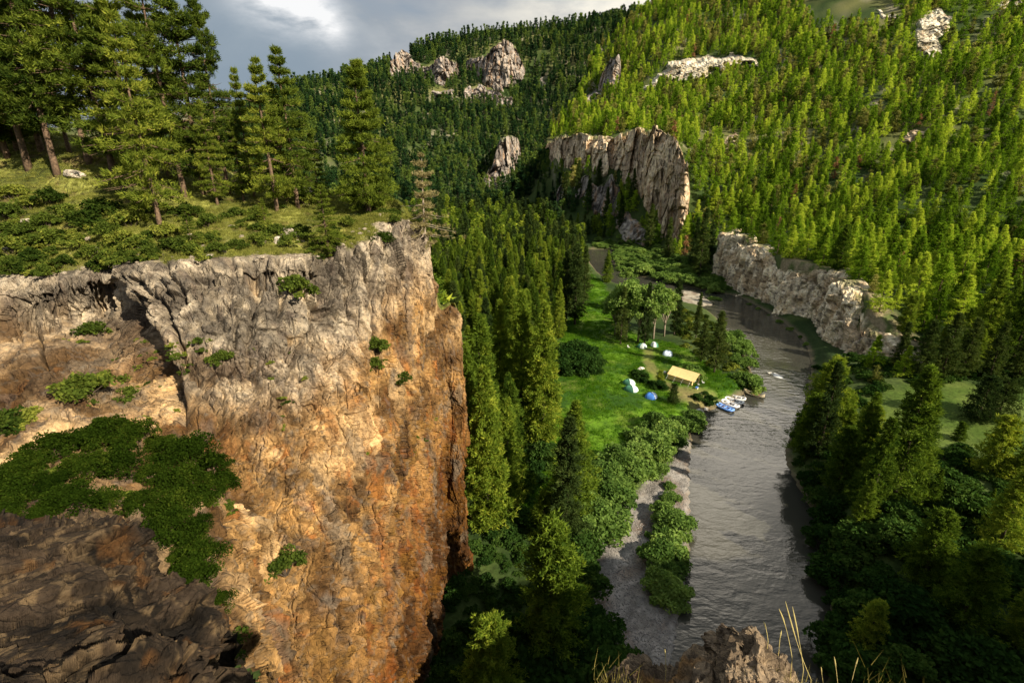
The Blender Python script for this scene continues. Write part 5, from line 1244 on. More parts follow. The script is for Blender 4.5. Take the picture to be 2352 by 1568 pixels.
for mask, kinds, cnt, nm, ct in ((ishill, K_HILL, 300, 'young_pine_tree', 'pine'), (isval, K_FIR, 230, 'valley_fir_tree', 'fir')):
    for q, i in enumerate(take(mask, cnt)):
        single[i] = True; lb, gp_ = region(i)
        kd = kinds
        if mask is ishill and (v[i] > 880 or x[i] > 90 and v[i] > 760): kd = K_FIR if q % 2 else K_ROUND
        if mask is isval and (v[i] < 600 or (q % 5 == 0)): kd = K_DARK
        if mask is ishill and q % 41 == 7: kd = K_DEAD; lb = 'rust coloured dead '+' '.join(lb.split()[-7:]) if False else 'dead pine with rusty needles among the green ones on the right slope'; gp_ = 'dead pines on the right slope'
        cr, tr, hm = pick(kd, q); s = Hs[i]/hm
        plant(nm, cr, tr, (x[i], y[i], z[i]-.3), q*2.1, s*(1.05+.15*math.sin(q)), lb, ct, gp_, sz=s)
print('forest', len(sel), 'hill', ishill.sum(), 'val', isval.sum(), 'far', isfar.sum(), 'single', single.sum())

def low_conifer(key, mat, bark, seed, H, Rm, **kw):
    V_, F_, b_, t_ = conifer_arrays(seed, H, Rm, **kw)
    g = Geo(); g.tube([(0, 0, -.6), (0, 0, H*.5), (0, 0, H*.95)], [H*.013, H*.009, .02], 5)
    tv_ = np.array(g.v); tf = [[a+len(V_) for a in f_i] for f_i in g.f]
    me = bpy.data.meshes.new('far_'+key); me.from_pydata(np.concatenate([V_, tv_]).tolist(), [], F_.tolist()+tf); me.update()
    me.materials.append(mat); me.materials.append(bark)
    me.polygons.foreach_set('material_index', np.array([0]*len(F_)+[1]*len(tf), np.int32))
    return bpy.data.objects.new('far_'+key, me)
def forest_stuff(name, variants, sel_i, label, wide=1.0):
    cl_ = bpy.data.collections.new(name+'_kinds')
    for o in variants: cl_.objects.link(o)
    me = bpy.data.meshes.new(name); n = len(sel_i)
    me.vertices.add(n); co_ = np.stack([x[sel_i], y[sel_i], z[sel_i]-.4], 1).astype(np.float32); me.vertices.foreach_set('co', co_.ravel())
    r = np.random.default_rng(9)
    a = me.attributes.new('hgt', 'FLOAT', 'POINT'); a.data.foreach_set('value', (Hs[sel_i]/12.0).astype(np.float32))
    a = me.attributes.new('wid', 'FLOAT', 'POINT'); a.data.foreach_set('value', (Hs[sel_i]/12.0*r.uniform(.85, 1.3, n)*wide).astype(np.float32))
    a = me.attributes.new('rotz', 'FLOAT', 'POINT'); a.data.foreach_set('value', r.uniform(0, 6.28, n).astype(np.float32))
    a = me.attributes.new('pick', 'INT', 'POINT'); a.data.foreach_set('value', np.where(r.uniform(size=n) < .012, len(variants)-1, r.integers(0, max(1, len(variants)-1), n)).astype(np.int32))
    ob = link(name, me)
    ng = bpy.data.node_groups.new(name, 'GeometryNodeTree')
    ng.interface.new_socket('Geometry', in_out='INPUT', socket_type='NodeSocketGeometry'); ng.interface.new_socket('Geometry', in_out='OUTPUT', socket_type='NodeSocketGeometry')
    N_ = ng.nodes; L_ = ng.links
    gi = N_.new('NodeGroupInput'); go = N_.new('NodeGroupOutput'); iop = N_.new('GeometryNodeInstanceOnPoints')
    ci = N_.new('GeometryNodeCollectionInfo'); ci.inputs['Collection'].default_value = cl_; ci.inputs['Separate Children'].default_value = True; ci.inputs['Reset Children'].default_value = True
    def att(nm, dt):
        q = N_.new('GeometryNodeInputNamedAttribute'); q.data_type = dt; q.inputs['Name'].default_value = nm; return q.outputs['Attribute']
    cx = N_.new('ShaderNodeCombineXYZ'); cr = N_.new('ShaderNodeCombineXYZ')
    wd = att('wid', 'FLOAT'); L_.new(wd, cx.inputs[0]); L_.new(wd, cx.inputs[1]); L_.new(att('hgt', 'FLOAT'), cx.inputs[2]); L_.new(att('rotz', 'FLOAT'), cr.inputs[2])
    L_.new(gi.outputs[0], iop.inputs['Points']); L_.new(ci.outputs[0], iop.inputs['Instance']); iop.inputs['Pick Instance'].default_value = True
    L_.new(att('pick', 'INT'), iop.inputs['Instance Index']); L_.new(cr.outputs[0], iop.inputs['Rotation']); L_.new(cx.outputs[0], iop.inputs['Scale'])
    L_.new(iop.outputs[0], go.inputs[0])
    md = ob.modifiers.new('forest', 'NODES'); md.node_group = ng
    return tag(ob, label, None, None, 'stuff')
lk = dict(bare=.06, nb=44, nc=4, nk=4, bl=1.15, bw=.46, power=.8, gap=.15, ragged=.3)
vh = [low_conifer('hill', F_HILL, BARK, 800+i, 12.0, 3.5, **{**lk, 'nb': 70, 'power': 1.12, 'bl': .85, 'bw': .34, 'ragged': .14}) for i in range(4)]+[low_conifer('olive', F_OLIVE, BARK, 808, 12.0, 2.9, **lk)]+[low_conifer('rusty', F_DEAD, BARK, 812, 12.0, 1.7, **{**lk, 'gap': 1.6})]
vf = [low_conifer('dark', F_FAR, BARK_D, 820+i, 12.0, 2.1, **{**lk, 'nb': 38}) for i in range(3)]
vv_ = [low_conifer('valley', F_DARK if i else F_FIR, BARK_D, 840+i, 12.0, 2.2, **lk) for i in range(3)]
rest = ~single
hill_i = np.where(ishill & rest)[0]; pick_r = None
forest_stuff('hillside_forest', vh, hill_i, 'dense young pine forest covering the sunlit right slope')
forest_stuff('far_forest', vf, np.where(isfar & rest)[0], 'fir forest covering the far hill, coloured as under cloud shadow')
forest_stuff('valley_forest', vv_, np.where(isval & rest)[0], 'mixed fir wood on the upper valley floor')

# ------------------------------------------------------------------ the camp
def ell(n, rx, ry, p=2.0):
    out = []
    for k in range(n):
        a = 2*math.pi*k/n; c_, s_ = math.cos(a), math.sin(a)
        out.append((rx*math.copysign(abs(c_)**(2/p), c_), ry*math.copysign(abs(s_)**(2/p), s_)))
    return out
CANVAS = plain('yellow_canvas', (0.78, 0.58, 0.26), .8, .05, 1.5); CANVAS2 = plain('shade_toned_canvas', (0.40, 0.28, 0.14), .9, .1, 2)  # second canvas is the same cloth, interior shade put into its colour
WOODP = plain('peeled_pole', (0.45, 0.33, 0.2), .7, .2, 8)
DARKC = plain('dark_gear', (0.05, 0.045, 0.05), .6, .2, 8); WHITEP = plain('white_plastic', (0.75, 0.76, 0.76), .4, .05, 4)
def root(name, loc, rz, label, cat, group=None):
    e = bpy.data.objects.new(name, None); COL.objects.link(e); e.location = tuple(map(float, loc)); e.rotation_euler = (0, 0, rz); return tag(e, label, cat, group)
def fabric_grid(g, fn, nu, nv):
    vs = [fn(i/nu, j/nv) for j in range(nv+1) for i in range(nu+1)]
    g.add(vs, [(j*(nu+1)+i, j*(nu+1)+i+1, (j+1)*(nu+1)+i+1, (j+1)*(nu+1)+i) for j in range(nv) for i in range(nu)])
# wall tent
c0 = GP(1587, 887, 1.7); cx_, cy_ = c0[0]-2.2+1.6, c0[1]+2.2+1.6
wt = root('wall_tent', (cx_, cy_, gz(cx_, cy_)[0]), R(-45), 'long yellow canvas wall tent with an open dark front, facing the river', 'tent')
L2, W2, HW, HR = 3.2, 2.2, 1.55, 2.9
g = Geo()
sag = lambda t, s: -0.10*math.sin(math.pi*t)*math.sin(math.pi*s)
for sgn in (-1, 1):
    fabric_grid(g, lambda t, s: (-L2-.15+t*(2*L2+.9), sgn*(s*(W2+.3)), HR-s*(HR-HW+.12)+sag(t, s)), 12, 6)
    fabric_grid(g, lambda t, s: (-L2-.15+t*(2*L2+.9), sgn*(s*(W2+.3)), HR-.03-s*(HR-HW+.12)+sag(t, s)), 12, 6)
link('roof', g.mesh('tent_roof', CANVAS), wt)
for sgn in (-1, 1):
    g = Geo(); fabric_grid(g, lambda t, s: (-L2+t*2*L2, sgn*(W2+.04*math.sin(t*25)), s*HW), 24, 3); g.box(-L2, L2, sgn*W2-.03, sgn*W2-.01, 0, HW)
    link('side_wall', g.mesh('tent_side', CANVAS), wt)
g = Geo(); g.add([(-L2, -W2, 0), (-L2, W2, 0), (-L2, W2, HW), (-L2, 0, HR-.05), (-L2, -W2, HW)], [(0, 1, 2, 3, 4)]); g.add([(-L2+.03, -W2, 0), (-L2+.03, W2, 0), (-L2+.03, W2, HW), (-L2+.03, 0, HR-.05), (-L2+.03, -W2, HW)], [(4, 3, 2, 1, 0)])
link('back_wall', g.mesh('tent_back', CANVAS2), wt)
for sgn in (-1, 1):
    g = Geo(); fabric_grid(g, lambda t, s: (L2+.05+.05*math.sin(t*9), sgn*(W2-t*.55), s*(HW+t*.30)), 5, 3); link('door_flap', g.mesh('tent_flap', CANVAS), wt)
g = Geo(); g.tube([(-L2-.3, 0, HR-.1), (L2+.9, 0, HR-.1)], .045, 6); link('ridge_pole', g.mesh('ridge_pole', WOODP), wt)
for x_ in (-L2+.1, L2+.7):
    g = Geo(); g.tube([(x_, 0, -.1), (x_, 0, HR-.12)], .045, 6); link('upright_pole', g.mesh('upright_pole', WOODP), wt)
for k, (x_, s_) in enumerate([(-3, -1), (-1, -1), (1, -1), (3, -1), (-3, 1), (-1, 1), (1, 1), (3, 1)]):
    g = Geo(); g.tube([(x_, s_*(W2+.3), HW-.05), (x_+.05, s_*(W2+1.9), 0.0)], .012, 4); link('guy_line', g.mesh('guy_line', WHITEP), wt)
def local(o, x_, y_): v = Vector((x_, y_, 0)); v.rotate(o.rotation_euler); return o.location.x+v.x, o.location.y+v.y
# table and chairs at the tent door
ALU = plain('dull_aluminium', (0.5, 0.5, 0.5), .4, .1, 5, .6); REDC = plain('faded_red_cloth', (0.42, 0.12, 0.10), .9, .1, 5); BLUC = plain('navy_cloth', (0.05, 0.07, 0.16), .9, .1, 5)
tx, ty = local(wt, 2.3, -.2)
tb = root('camp_table', (tx, ty, gz(tx, ty)[0]), R(-40), 'low camp table with pale top standing inside the open tent front', 'table')
g = Geo(); g.box(-.9, .9, -.38, .38, .70, .74); link('table_top', g.mesh('table_top', WHITEP), tb)
for a in (-.8, .8):
    for b_ in (-.3, .3): g = Geo(); g.tube([(a, b_, 0), (a*.95, b_, .7)], .022, 5); link('leg', g.mesh('table_leg', ALU), tb)
def camp_chair(x_, y_, rz, mat, label):
    e = root('camp_chair', (x_, y_, gz(x_, y_)[0]), rz, label, 'chair', 'camp chairs')
    g = Geo(); fabric_grid(g, lambda t, s: (-.27+.54*t, -.25+.5*s, .44-.05*math.sin(math.pi*t)), 4, 3); g.box(-.27, .27, -.25, .25, .38, .40); link('seat', g.mesh('chair_seat', mat), e)
    g = Geo(); fabric_grid(g, lambda t, s: (-.27+.54*t, .25+.12*s+.03*math.sin(math.pi*t), .46+.5*s), 4, 3); fabric_grid(g, lambda t, s: (-.27+.54*t, .27+.12*s+.03*math.sin(math.pi*t), .46+.5*s), 4, 3); link('backrest', g.mesh('chair_back', mat), e)
    for a in (-.29, .29):
        for b_ in (-.25, .25): g = Geo(); g.tube([(a, b_, 0), (a, b_, .44 if b_ < 0 else .98)], .014, 5); link('leg', g.mesh('chair_leg', ALU), e)
        g = Geo(); g.box(a-.03, a+.03, -.27, .27, .62, .645); link('armrest', g.mesh('chair_arm', DARKC), e)
for (a, b_, rz, mt, lb) in [(4.4, -1.1, R(100), WHITEP, 'pale folding chair just outside the left corner of the wall tent front'), (4.7, .9, R(60), WHITEP, 'pale folding chair on the river side of the wall tent front'), (3.3, 1.2, R(20), REDC, 'red folding chair in the shade of the tent front')]:
    camp_chair(*local(wt, a, b_), rz, mt, lb)
p_ = W(1444, 800, hit(1444, 800)[0]); camp_chair(p_[0], p_[1], 1.0, WHITEP, 'lone pale folding chair out in the grass above the tents')
def lidded(name, u, v, rz, label, cat, m1, m2, sx=.45, sy=.28, h=.42):
    p = W(u, v, hit(u, v)[0]); e = root(name, (p[0], p[1], gz(p[0], p[1])[0]), rz, label, cat)
    g = Geo(); g.add([(a*sx*k, b_*sy*k, z_) for z_, k in ((0, .92), (h, 1)) for a, b_ in ((-1, -1), (1, -1), (1, 1), (-1, 1))], [(3, 2, 1, 0), (4, 5, 6, 7), (0, 1, 5, 4), (1, 2, 6, 5), (2, 3, 7, 6), (3, 0, 4, 7)]); link('body', g.mesh(name, m1), e)
    g = Geo(); g.box(-sx*1.04, sx*1.04, -sy*1.06, sy*1.06, h+.003, h+.08); link('lid', g.mesh(name+'_lid', m2), e)
    for s_ in (-1, 1): g = Geo(); g.tube([(s_*sx, -.1, h*.6), (s_*(sx+.07), 0, h*.62), (s_*sx, .1, h*.6)], .015, 5); link('handle', g.mesh(name+'_handle', DARKC), e)
lidded('cooler', 1525, 857, .5, 'white cooler sitting by the worn path behind the wall tent', 'cooler', WHITEP, WHITEP)
lidded('cooler', 1600, 893, .9, 'white cooler with a blue lid in front of the wall tent', 'cooler', WHITEP, plain('blue_plastic', (0.06, 0.16, 0.5), .5, .05, 4))

# dome tents
def dome_tent(u, v, rz, label, c_in, c_fly, rx=1.35, ry=1.15, h=1.25, flyspan=(.0, 1.0)):
    p = W(u, v, hit(u, v)[0]); e = root('dome_tent', (p[0], p[1], gz(p[0], p[1])[0]), rz, label, 'tent', 'dome tents in the camp')
    m1 = plain('tent_body_fabric', c_in, .7, .04, 3); m2 = plain('tent_fly_fabric', c_fly, .65, .04, 3)
    g = Geo(); n = 24; rows = 9
    base = ell(n, rx, ry, 3.2)
    vs = []
    for j in range(rows):
        f = j/(rows-1)*math.pi/2; k = math.cos(f)**.8 if j < rows-1 else 0.02
        vs += [(a*k, b_*k, h*math.sin(f)**1.05*(1+.06*math.cos(4*math.atan2(b_, a)+math.pi))) for a, b_ in base]
    fs = [(j*n+i, j*n+(i+1) % n, (j+1)*n+(i+1) % n, (j+1)*n+i) for j in range(rows-1) for i in range(n)]
    g.add(vs, fs); link('body', g.mesh('dome_body', m1, True), e)
    # fly: panel draped over one side, a few centimetres clear of the body
    g = Geo(); a0, a1 = flyspan; K = 14
    for off in (1.05, 1.035):
        def fp(t, s):
            an = 2*math.pi*(a0+(a1-a0)*t); c_, s_ = math.cos(an), math.sin(an); f = (0.10+0.90*s)*math.pi/2; k = max(math.cos(f), .02)**.8
            return (rx*math.copysign(abs(c_)**(2/3.2), c_)*k*off, ry*math.copysign(abs(s_)**(2/3.2), s_)*k*off, h*math.sin(f)**1.05*(off+.02)*(1+.06*math.cos(4*an+math.pi)))
        fabric_grid(g, fp, K, 7)
    link('rain_fly', g.mesh('dome_fly', m2, True), e)
    for an in (math.pi/4, 3*math.pi/4):
        g = Geo(); c_, s_ = math.cos(an), math.sin(an)
        g.tube([(rx*1.08*c_*math.cos(q), ry*1.08*s_*math.cos(q), h*1.09*math.sin(q)**1.0) for q in [math.pi*i/12 for i in range(13)]], .022, 5)
        link('pole', g.mesh('dome_pole', DARKC), e)
    g = Geo(); vs = [(rx*1.0, b_*.42, .02) for b_ in (-1, 1)]+[(rx*.86, .30, .62), (rx*.78, 0, .80), (rx*.86, -.30, .62)]
    g.add([(x_+.07, y_, z_) for x_, y_, z_ in vs], [(0, 1, 2, 3, 4)]); link('door', g.mesh('dome_door', DARKC), e)
GRN = (0.06, 0.20, 0.13); PAL = (0.62, 0.72, 0.66); BLU = (0.06, 0.20, 0.62); PBL = (0.55, 0.68, 0.86)
dome_tent(1474, 798, 2.4, 'dark green dome tent with pale arches, leftmost of the upper three', GRN, PAL, flyspan=(.25, .60))
dome_tent(1503, 796, .3, 'narrow white and green dome tent, middle of the upper three', GRN, (0.72, 0.76, 0.74), rx=1.0, ry=1.0, h=1.45, flyspan=(.40, .75))
dome_tent(1533, 815, 2.8, 'pale blue dome tent beside the worn path, rightmost of the upper three', PBL, (0.62, 0.74, 0.88), flyspan=(.0, 1.0))
dome_tent(1444, 882, 2.3, 'green dome tent, the rear one of the lower pair', GRN, (0.50, 0.70, 0.60), rx=1.55, flyspan=(.35, .85))
dome_tent(1449, 896, 2.4, 'green and white dome tent, the front one of the lower pair', GRN, (0.60, 0.75, 0.68), rx=1.7, flyspan=(.35, .80))
dome_tent(1495, 913, 2.6, 'bright blue dome tent alone in front of the scrub', BLU, (0.60, 0.72, 0.90), flyspan=(.40, .72))

# rafts and drift boat
def boat_pose(ua, va, ub, vb, z=0.02):
    a = GP(ua, va, .2); b_ = GP(ub, vb, .2); return (a[0]+b_[0])/2, (a[1]+b_[1])/2, math.atan2(b_[1]-a[1], b_[0]-a[0])
def raft(pose, label, ct, cf, gear):
    x_, y_, rz = pose; e = root('raft', (x_, y_, 0.0), rz, label, 'raft', 'rafts pulled up at the camp')
    m1 = plain('raft_rubber', ct, .45, .04, 3); m2 = plain('raft_floor_rubber', cf, .6, .1, 3)
    ring = [(a*1.0, b_, .30+.30*max(0, abs(a)/2.05-.55)**1.5*2.2) for a, b_ in ell(40, 2.05, .80, 3.6)]
    g = Geo(); g.tube(ring, .26, 10, closed=True); link('tube', g.mesh('raft_tube', m1, True), e)
    g = Geo(); fl = ell(24, 1.9, .65, 3.5); g.add([(a, b_, .12) for a, b_ in fl], [tuple(range(24))]); g.add([(a, b_, .06) for a, b_ in fl], [tuple(range(24))[::-1]]); link('floor', g.mesh('raft_floor', m2), e)
    for xx in (-1.15, .0, 1.15): g = Geo(); g.tube([(xx, -.62, .34), (xx, .62, .34)], .16, 8); link('thwart', g.mesh('raft_thwart', m1, True), e)
    g = Geo()
    for s_ in (-.80, .80): g.tube([(-.95, s_, .59), (.75, s_, .59)], .03, 6)
    for xx in (-.9, -.2, .7): g.tube([(xx, -.85, .60), (xx, .85, .60)], .03, 6)
    link('rowing_frame', g.mesh('raft_frame', ALU), e)
    for s_ in (-1, 1):
        g = Geo(); g.tube([(.1, s_*.3, .80), (.25, s_*1.0, .72), (-1.4*.9, s_*1.35, .50)], .024, 5); g.box(-1.75, -1.2, s_*1.36-.08, s_*1.36+.08, .47, .50); link('oar', g.mesh('raft_oar', WOODP), e)
    if gear:
        cl_ = lidded_on(e, -.55, 0, .38)
def lidded_on(e, x_, y_, z_):
    g = Geo(); g.box(x_-.25, x_+.25, y_-.48, y_+.48, z_-.2, z_+.26); link('gear_box', g.mesh('gear_box', WHITEP), e)
    g = Geo(); g.add([(x_+.65+.28*math.cos(k*1.05)*q, y_+.42*math.sin(k*1.05)*q, z_+h_) for h_, q in ((-.2, 1), (.12, 1.05), (.25, .6)) for k in range(6)], [(r*6+k, r*6+(k+1) % 6, (r+1)*6+(k+1) % 6, (r+1)*6+k) for r in range(2) for k in range(6)]+[tuple(12+k for k in range(6))]); link('dry_bag', g.mesh('dry_bag', DARKC, True), e)
raft(boat_pose(1648, 929, 1682, 944), 'light blue inflatable raft, outermost of the moored rafts', (0.16, 0.34, 0.80), (0.05, 0.10, 0.30), False)
raft(boat_pose(1662, 922, 1692, 935), 'white raft lying right against the blue raft', (0.74, 0.75, 0.76), (0.14, 0.15, 0.17), True)
raft(boat_pose(1671, 917, 1702, 926), 'white raft between the one touching the blue raft and the one nearest the bank', (0.70, 0.72, 0.73), (0.12, 0.12, 0.14), True)
raft(boat_pose(1674, 911, 1706, 917), 'pale raft nearest the bank with dark floor showing', (0.66, 0.66, 0.64), (0.07, 0.07, 0.08), False)
def drift_boat():
    x_, y_, rz = boat_pose(1713, 901, 1750, 912); e = root('drift_boat', (x_, y_, 0.0), rz, 'slim cream drift boat with pointed ends beside the rafts', 'boat')
    m1 = plain('cream_hull_paint', (0.70, 0.62, 0.44), .5, .1, 3); m2 = plain('brown_seat_wood', (0.22, 0.13, 0.07), .7, .2, 4)
    n = 17; rows_ = []
    for inner in (0, 1):
        for i in range(n):
            t = i/(n-1)*2-1; x0 = t*2.5; w_ = .88*(1-abs(t)**2.3)**.8+.02; wb = w_*.62; rk = .38*abs(t)**2.4; sh = .52+.36*abs(t)**2; o_ = .05*inner
            rows_.append([(x0, -max(w_-o_, .005), rk+sh), (x0, -max(wb-o_, .004), rk+o_), (x0, max(wb-o_, .004), rk+o_), (x0, max(w_-o_, .005), rk+sh)])
    g = Geo(); vs = [q for r in rows_ for q in r]; fs = []
    for k in range(2):
        o_ = k*n*4
        for i in range(n-1):
            for j in range(3): a = o_+i*4+j; fs.append((a, a+1, a+5, a+4))
    for i in range(n-1):
        for j in (0, 3): a = i*4+j; fs.append((a, a+4, a+4+n*4, a+n*4))
    g.add(vs, fs); link('hull', g.mesh('boat_hull', m1), e)
    for xx in (-1.2, .1, 1.2): g = Geo(); g.box(xx-.2, xx+.2, -.62, .62, .42, .47); link('seat', g.mesh('boat_seat', m2), e)
    for s_ in (-1, 1): g = Geo(); g.tube([(-.3, s_*.3, .75), (-.1, s_*.9, .66), (1.6, s_*1.25, .38)], .024, 5); link('oar', g.mesh('boat_oar', WOODP), e)
drift_boat()
g = Geo(); a_ = boat_pose(1674, 911, 1706, 917); b_ = boat_pose(1713, 901, 1750, 912)
g.tube([(a_[0]+1.9, a_[1]+.3, .35), ((a_[0]+b_[0])/2, (a_[1]+b_[1])/2, .12), (b_[0]-2.2, b_[1]+1.0, .7)], .03, 5)
tag(link('mooring_rope', g.mesh('mooring_rope', plain('tan_rope', (0.5, 0.4, 0.25), .9, .1, 6))), 'thin tan rope running from the rafts to the drift boat', 'rope')

# ------------------------------------------------------------------ loose stones
def stone_mesh(name, seed, mat, sx=1, sy=1, sz_=1, sub=4, rough=.22, cols=((0.30, 0.27, 0.22), (0.55, 0.50, 0.42))):
    import bmesh
    bm = bmesh.new(); bmesh.ops.create_icosphere(bm, subdivisions=sub, radius=1.0); V_ = np.array([v_.co[:] for v_ in bm.verts]); F_ = np.array([[v_.index for v_ in f_.verts] for f_ in bm.faces]); bm.free()
    c1, c2, ci = voronoi(V_*1.1+seed, seed); P_ = V_*(1+(ci-.5)*rough*1.2+fbm(V_*1.5+seed, 4, seed)*rough*1.6-.08*np.exp(-(c2-c1)/.08))[:, None]*np.array([sx, sy, sz_])
    a_ = fbm(P_*2.5, 4, seed+4); cc = lerp(np.array(cols[0]), np.array(cols[1]), sstep(-.35, .35, a_)[:, None])
    return mesh_np(name, P_, F_, [mat], cc)
STN = [stone_mesh('stone', 40+i, MAT_NEAR, 1, .75, .55) for i in range(4)]
ST = [(172, 402, .85, 'pale flat boulder with a log shape lying in the sunlit grass slope'), (110, 560, .45, 'broken pale stone among shrubs at the left of the terrace'), (165, 495, .5, 'pale stone in the dark shrub band'), (60, 510, .55, 'flat pale stones at the left edge of the terrace'),
      (705, 440, .8, 'square pale block behind the twin pines'), (665, 540, .75, 'upright broken block at the foot of the twin pines'), (300, 595, .35, 'small stone on the lip of the cliff over the gully'), (590, 545, .4, 'stone on the turf near the cliff lip'), (480, 590, .3, 'small lip stone in the middle of the cliff edge'),
      (220, 575, .35, 'stone lying in reddish litter near the gully head'), (645, 556, .5, 'cracked stone left of the upright broken block')]
for i, (u, v, s, lb) in enumerate(ST):
    p = on_cliff(u, v)
    if p is None: continue
    o = link('terrace_stone', STN[i % 4], None, (p[0], p[1], p[2]+.05*s), (.1*i, .15, i*1.3), (s*1.1, s, s*(1.6 if 'upright' in lb or 'square' in lb else .8))); tag(o, lb, 'stone')
r_ = np.random.default_rng(77)
p_ = GP(1770, 858, 0)
STW = stone_mesh('river_stone', 61, MAT_FARROCK, 1, .7, .45, 3, cols=((0.6, 0.58, 0.5), (0.85, 0.83, 0.76)))
o = tag(link('river_boulder', STW, None, (p_[0], p_[1], .05), (0, 0, -.6), (1.1, 1.0, .9)), 'pale boulder breaking the water in mid river', 'boulder')
fo = stone_mesh('foam', 63, plain('white_foam', (0.75, 0.76, 0.74), .8, .15, 3), 2.0, .8, .06, 3); link('foam', fo, o, (1.6, -.6, 0), (0, 0, -.8))
for (u, v, s, lb) in [(1473, 847, 1.0, 'pale lumpy boulder in the scrub behind the lower tents'), (1606, 944, 1.0, 'tan boulder on the bank below the camp'), (1622, 940, .7, 'smaller tan boulder next to the bank boulder below the camp'), (1595, 950, .6, 'flat tan stone at the waterline below the camp'),
                      (1835, 965, .7, 'pale stone at the waterline of the right bank'), (1942, 905, 1.6, 'pale rock showing between firs on the right bank'), (1340, 1215, .8, 'grey stone in the shaded thicket left of the gravel bar')]:
    p = W(u, v, hit(u, v)[0]); tag(link('bank_boulder', STW, None, (p[0], p[1], p[2]+.1), (0, 0, u*.7), (s, s, s)), lb, 'boulder')

# ------------------------------------------------------------------ rocks and dry stalks in front of the viewer
def dn(p, dy=.55, dz=-1.6): return p+np.array([0, dy, dz])
cols_E = []
for (u, vt) in [(1400, 1552), (1450, 1532), (1480, 1522), (1515, 1540), (1560, 1520), (1604, 1508), (1640, 1512), (1654, 1492), (1664, 1465), (1681, 1433), (1700, 1446), (1721, 1453), (1745, 1450), (1769, 1476), (1799, 1496), (1820, 1522), (1848, 1568), (1880, 1610)]:
    t = W(u, vt, 3.7); cols_E.append([dn(t, .9, -2.2), dn(t, .30, -.5), t, W(u, vt+45, 3.35), W(u, max(vt+110, 1600), 3.0), W(u, 1760, 2.5)])
MAT_FRONT = fractured('front_rock', 26.0, 9.0, .5, .7, .018, 1.2)
rock_net('front_rock', cols_E, [10]*17, [12, 16, 22, 26, 14], 0.085, 640, [(0.08, 0.06, 0.04), (0.24, 0.185, 0.125), (0.05, 0.035, 0.025), (0.24, 0.13, 0.04)], 'pointed weathered rock in front of the viewer at the bottom edge', 'rock', MAT_FRONT, cell=(.30, .30, .16), tilt=.9)
STK = plain('dry_grass_stalk', (0.50, 0.42, 0.16), .8, .1, 30)
for i, (pts, lb) in enumerate([([(1847, 1551), (1838, 1485), (1820, 1392)], 'dry grass stalk, the straighter one of the tall crossing pair'), ([(1871, 1575), (1838, 1497), (1804, 1380)], 'tallest dry grass stalk, bending left over the dark water'), ([(1823, 1535), (1808, 1452), (1789, 1397)], 'dry stalk left of the tall crossing pair'),
        ([(1765, 1480), (1761, 1450), (1754, 1426)], 'short dry stalk rising from the shoulder of the rock'), ([(1789, 1500), (1791, 1470), (1795, 1447)], 'short dry stalk with a pale tuft behind the rock'), ([(1925, 1580), (1921, 1540), (1916, 1507)], 'thin dry stalk alone right of the rock'),
        ([(1953, 1580), (1962, 1540), (1971, 1509)], 'dry stalk leaning right, near the lone thin one'), ([(1530, 1550), (1529, 1515), (1527, 1489)], 'fine dry stalk above the low rocks left of the pointed rock'), ([(1893, 1580), (1888, 1550), (1886, 1530)], 'stubby dry stalk just right of the rock')]):
    g = Geo(); P3 = [W(u, v, 3.3+.05*i) for u, v in pts]; q = [P3[0]*(1-t)**2+2*t*(1-t)*(2*P3[1]-(P3[0]+P3[2])/2)+P3[2]*t*t for t in np.linspace(0, 1, 9)]
    q[0] = q[0]+np.array([0, -.02, -.25])
    g.tube([tuple(a) for a in q], list(np.linspace(.0024, .0014, 9)), 5); e = link('grass_stalk', g.mesh('grass_stalk', STK)); tag(e, lb, 'grass stalk')
    g = Geo(); g.tube([tuple(a) for a in q[5:]], [.002, .0042, .0038, .0012], 6); link('seed_head', g.mesh('seed_head', STK), e)
F_DRY = foliage('dry_tuft_blades', (0.12, 0.10, 0.03), (0.28, 0.24, 0.07), (0.4, 0.34, 0.12), .3, 4, .4)
def tuft(seed, n, h, spread):
    r = np.random.default_rng(seed); C_ = np.stack([r.normal(0, spread, n), r.normal(0, spread, n), np.zeros(n)], 1); D_ = unit(np.stack([r.normal(0, .35, n), r.normal(0, .35, n), np.ones(n)], 1))
    V_, F_ = blades(C_, D_, h*r.uniform(.4, 1.1, n), np.full(n, h*.03), r); return mesh_np('tuft', V_, F_, [F_DRY])
TF = [tuft(i, 70, .15, .07) for i in range(3)]
for i, (u, v, d_, s, lb) in enumerate([(1795, 1575, 3.3, 1.0, 'dry grass tuft against the right side of the pointed rock'), (1830, 1590, 3.3, 1.1, 'dry grass tuft at the right foot of the pointed rock'), (1425, 1578, 3.3, 1.2, 'yellowing tuft at the left end of the low rocks'), (1385, 1590, 3.3, 1.2, 'yellowing tuft beyond the left end of the low rocks'), (1740, 1590, 3.1, .8, 'tuft growing in a crack of the pointed rock'), (2075, 1600, 3.3, 1.5, 'dry twiggy tuft at the bottom edge toward the right corner')]):
    p = W(u, v, d_); tag(link('grass_tuft', TF[i % 3], None, tuple(p-np.array([0, 0, .05])), (0, 0, i), (s, s, s)), lb, 'grass tuft')
